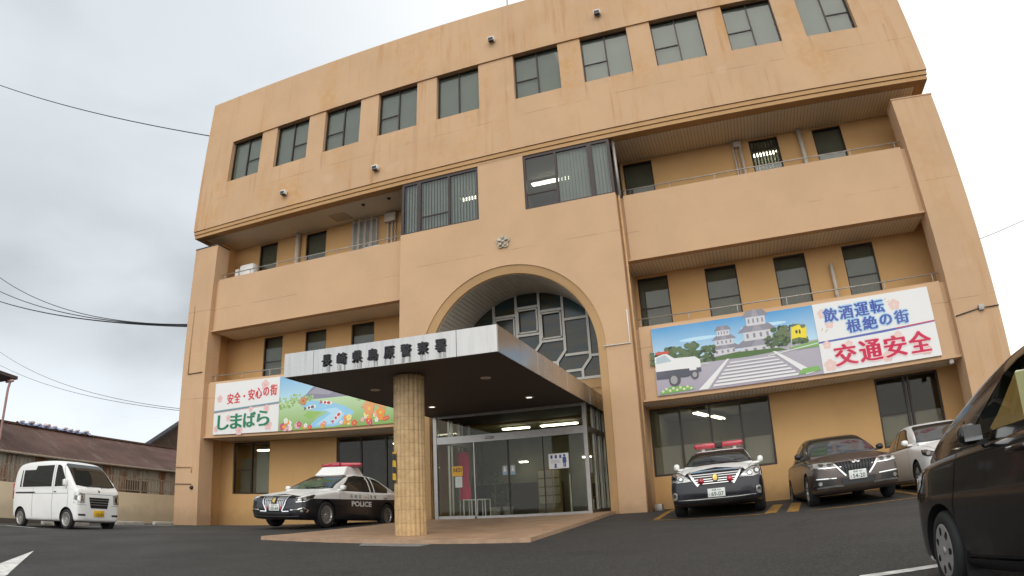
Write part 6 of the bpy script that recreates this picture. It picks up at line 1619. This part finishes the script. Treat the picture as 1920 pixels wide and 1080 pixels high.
# red banner on a pole inside the lobby, white stand, plant, pamphlet rack
fb = empty('banner_flag', (-1.8, 0.9, ZV), 'red upright banner on a weighted base inside the left lobby glass', 'flag')
q = MB(); nz_ = 14; vs = []
for i in range(nz_ + 1):
    z = 1.45 + i * 1.35 / nz_
    for j in range(5): vs.append((-1.98 + j * .085 + .02 * sin(i * .8), 0.9 + .035 * sin(j * 1.7 + i * .5), z))
q.add(vs, [(i * 5 + j, i * 5 + j + 1, (i + 1) * 5 + j + 1, (i + 1) * 5 + j) for i in range(nz_) for j in range(4)], 0, True); q.build('cloth', pm('red_cloth', (0.78, 0.05, 0.14), 0.8, var=0.12), fb)
q = MB(); q.tube([(-1.99, .9, ZV), (-1.99, .9, 2.9)], .014, 8); q.tube([(-1.99, .9, 2.82), (-1.62, .9, 2.82)], .008, 6); q.build('pole', pm('green_pole', (0.10, 0.24, 0.16), 0.5), fb)
q = MB(); q.lathe([(0, .09), (.10, .085), (.20, .02), (.22, 0)], Matrix.Translation((-1.99, .9, ZV)), 24); q.build('base', pm('base_plastic', (0.50, 0.56, 0.52), 0.5), fb)
tb = empty('side_table', (-1.2, .55, ZV), 'small white metal table just inside the left door', 'table')
q = MB(); q.box(-1.62, -.95, .35, .75, 1.42, 1.445); q.build('top', 'white_paint', tb)
for x in (-1.60, -1.36, -1.20, -.97):
    for y in (.37, .73): q = MB(); q.box(x - .012, x + .012, y - .012, y + .012, ZV, 1.42); q.build('leg', 'white_paint', tb)
for k, (x, y, h_, lb) in enumerate(((-1.05, 1.3, 1.25, 'leafy green pot plant behind the small white table'), (-.75, 1.5, 1.0, 'smaller green pot plant right of the white table'))):
    pl = empty('pot_plant', (x, y, ZV), lb, 'plant')
    q = MB(); q.lathe([(0, 0), (.13, 0), (.17, .28), (.15, .28), (.14, .24), (0, .24)], Matrix.Translation((x, y, ZV)), 20); q.build('pot', pm('clay_pot', (0.30, 0.28, 0.24), 0.7), pl)
    q = MB(); rd = random.Random(20 + k)
    for i in range(70):
        a = rd.uniform(0, 2 * pi); t_ = rd.random(); L = rd.uniform(.14, .26); up = rd.uniform(.1, .9)
        b0 = Vector((x + .08 * cos(a) * t_, y + .08 * sin(a) * t_, ZV + .3 + t_ * (h_ - .35))); d_ = Vector((cos(a), sin(a), up)).normalized(); sd_ = d_.cross(Vector((0, 0, 1))).normalized() * .03
        q.add([b0, b0 + d_ * L * .5 + sd_, b0 + d_ * L, b0 + d_ * L * .5 - sd_], [(0, 1, 2, 3)])
    q.tube([(x, y, ZV + .2), (x + .02, y, ZV + h_ * .8)], .012, 6, 1); q.build('foliage', [pm('plant_leaf', (0.07, 0.15, 0.035), 0.5, var=0.35), 'fence'], pl)
rk = empty('pamphlet_rack', (.35, 4.6, ZV), 'pale pamphlet rack standing in the hall behind the doors', 'rack')
q = MB(); q.box(-.75, .05, 4.4, 4.5, ZV, 2.45); q.build('board', pm('cork_board', (0.30, 0.24, 0.13), 0.8, var=0.2), rk)
for r_ in range(4):
    for k in range(3): q = MB(); q.box(-.70 + k * .25, -.50 + k * .25, 4.36, 4.395, 1.25 + r_ * .28, 1.48 + r_ * .28); q.build('pamphlet', pm('pamphlet_paper', (0.55, 0.52 - .1 * (k % 2), 0.36), 0.7, var=0.15), rk)
# waiting bench and wall posters in the hall
bn = empty('waiting_bench', (1.9, 3.6, ZV), 'brown waiting bench in the hall behind the right door', 'bench')
q = MB(); q.bbox(1.2, 2.7, 3.4, 3.85, ZV + .36, ZV + .44, .02); q.build('seat', pm('bench_vinyl', (0.20, 0.10, 0.05), 0.5), bn)
q = MB(); q.bbox(1.2, 2.7, 3.82, 3.88, ZV + .45, ZV + .85, .02); q.build('backrest', 'seat', bn)
for x in (1.3, 2.6): q = MB(); q.box(x - .02, x + .02, 3.45, 3.8, ZV, ZV + .36); q.build('leg', 'steel', bn)
for k, (x, z, w_, h_, cc, lb) in enumerate(((-.95, 1.75, .5, .7, (0.62, 0.58, 0.30), 'yellowish poster on the hall back wall, left of the pamphlet rack'), (1.35, 1.85, .45, .62, (0.25, 0.40, 0.45), 'bluish poster on the hall back wall behind the right door'), (2.2, 1.8, .5, .7, (0.66, 0.62, 0.52), 'pale poster on the hall back wall at the far right'))):
    q = MB(); q.box(x - w_ / 2, x + w_ / 2, 5.88, 5.90, z, z + h_); q.box(x - w_ * .35, x + w_ * .35, 5.874, 5.879, z + h_ * .55, z + h_ * .85, 1); tag(q.build('wall_poster', [pm('poster_paper', cc, 0.6, var=0.2, scale=8), pm('poster_print', tuple(c_ * .45 for c_ in cc), 0.6, var=0.4, scale=10)]), lb, 'poster')
pw = MB(); pw.box(-3.3, 3.3, 5.902, 5.96, ZV, 3.6)
tag(pw.build('partition_wall', 'interior'), 'plain olive partition wall at the back of the entrance hall', 'partition')
# desk things behind the big right window
for k, (x, lb) in enumerate(((5.75, 'grey monitor back standing inside the big right window'), (6.35, 'white binder boxes stacked inside the big right window'))):
    q = MB()
    if k == 0: q.bbox(x - .2, x + .2, 2.15, 2.20, 2.0, 2.42, .015); q.box(x - .04, x + .04, 2.17, 2.2, 1.75, 2.0)
    else:
        for j in range(5): q.box(x - .25 + j * .11, x - .16 + j * .11, 2.15, 2.4, 1.75, 2.15 + .1 * (j % 3))
    tag(q.build('office_monitor' if k == 0 else 'binder_boxes', pm('desk_item', (0.10, 0.12, 0.17) if k == 0 else (0.52, 0.54, 0.52), 0.6, var=0.2)), lb, 'monitor' if k == 0 else 'binders')
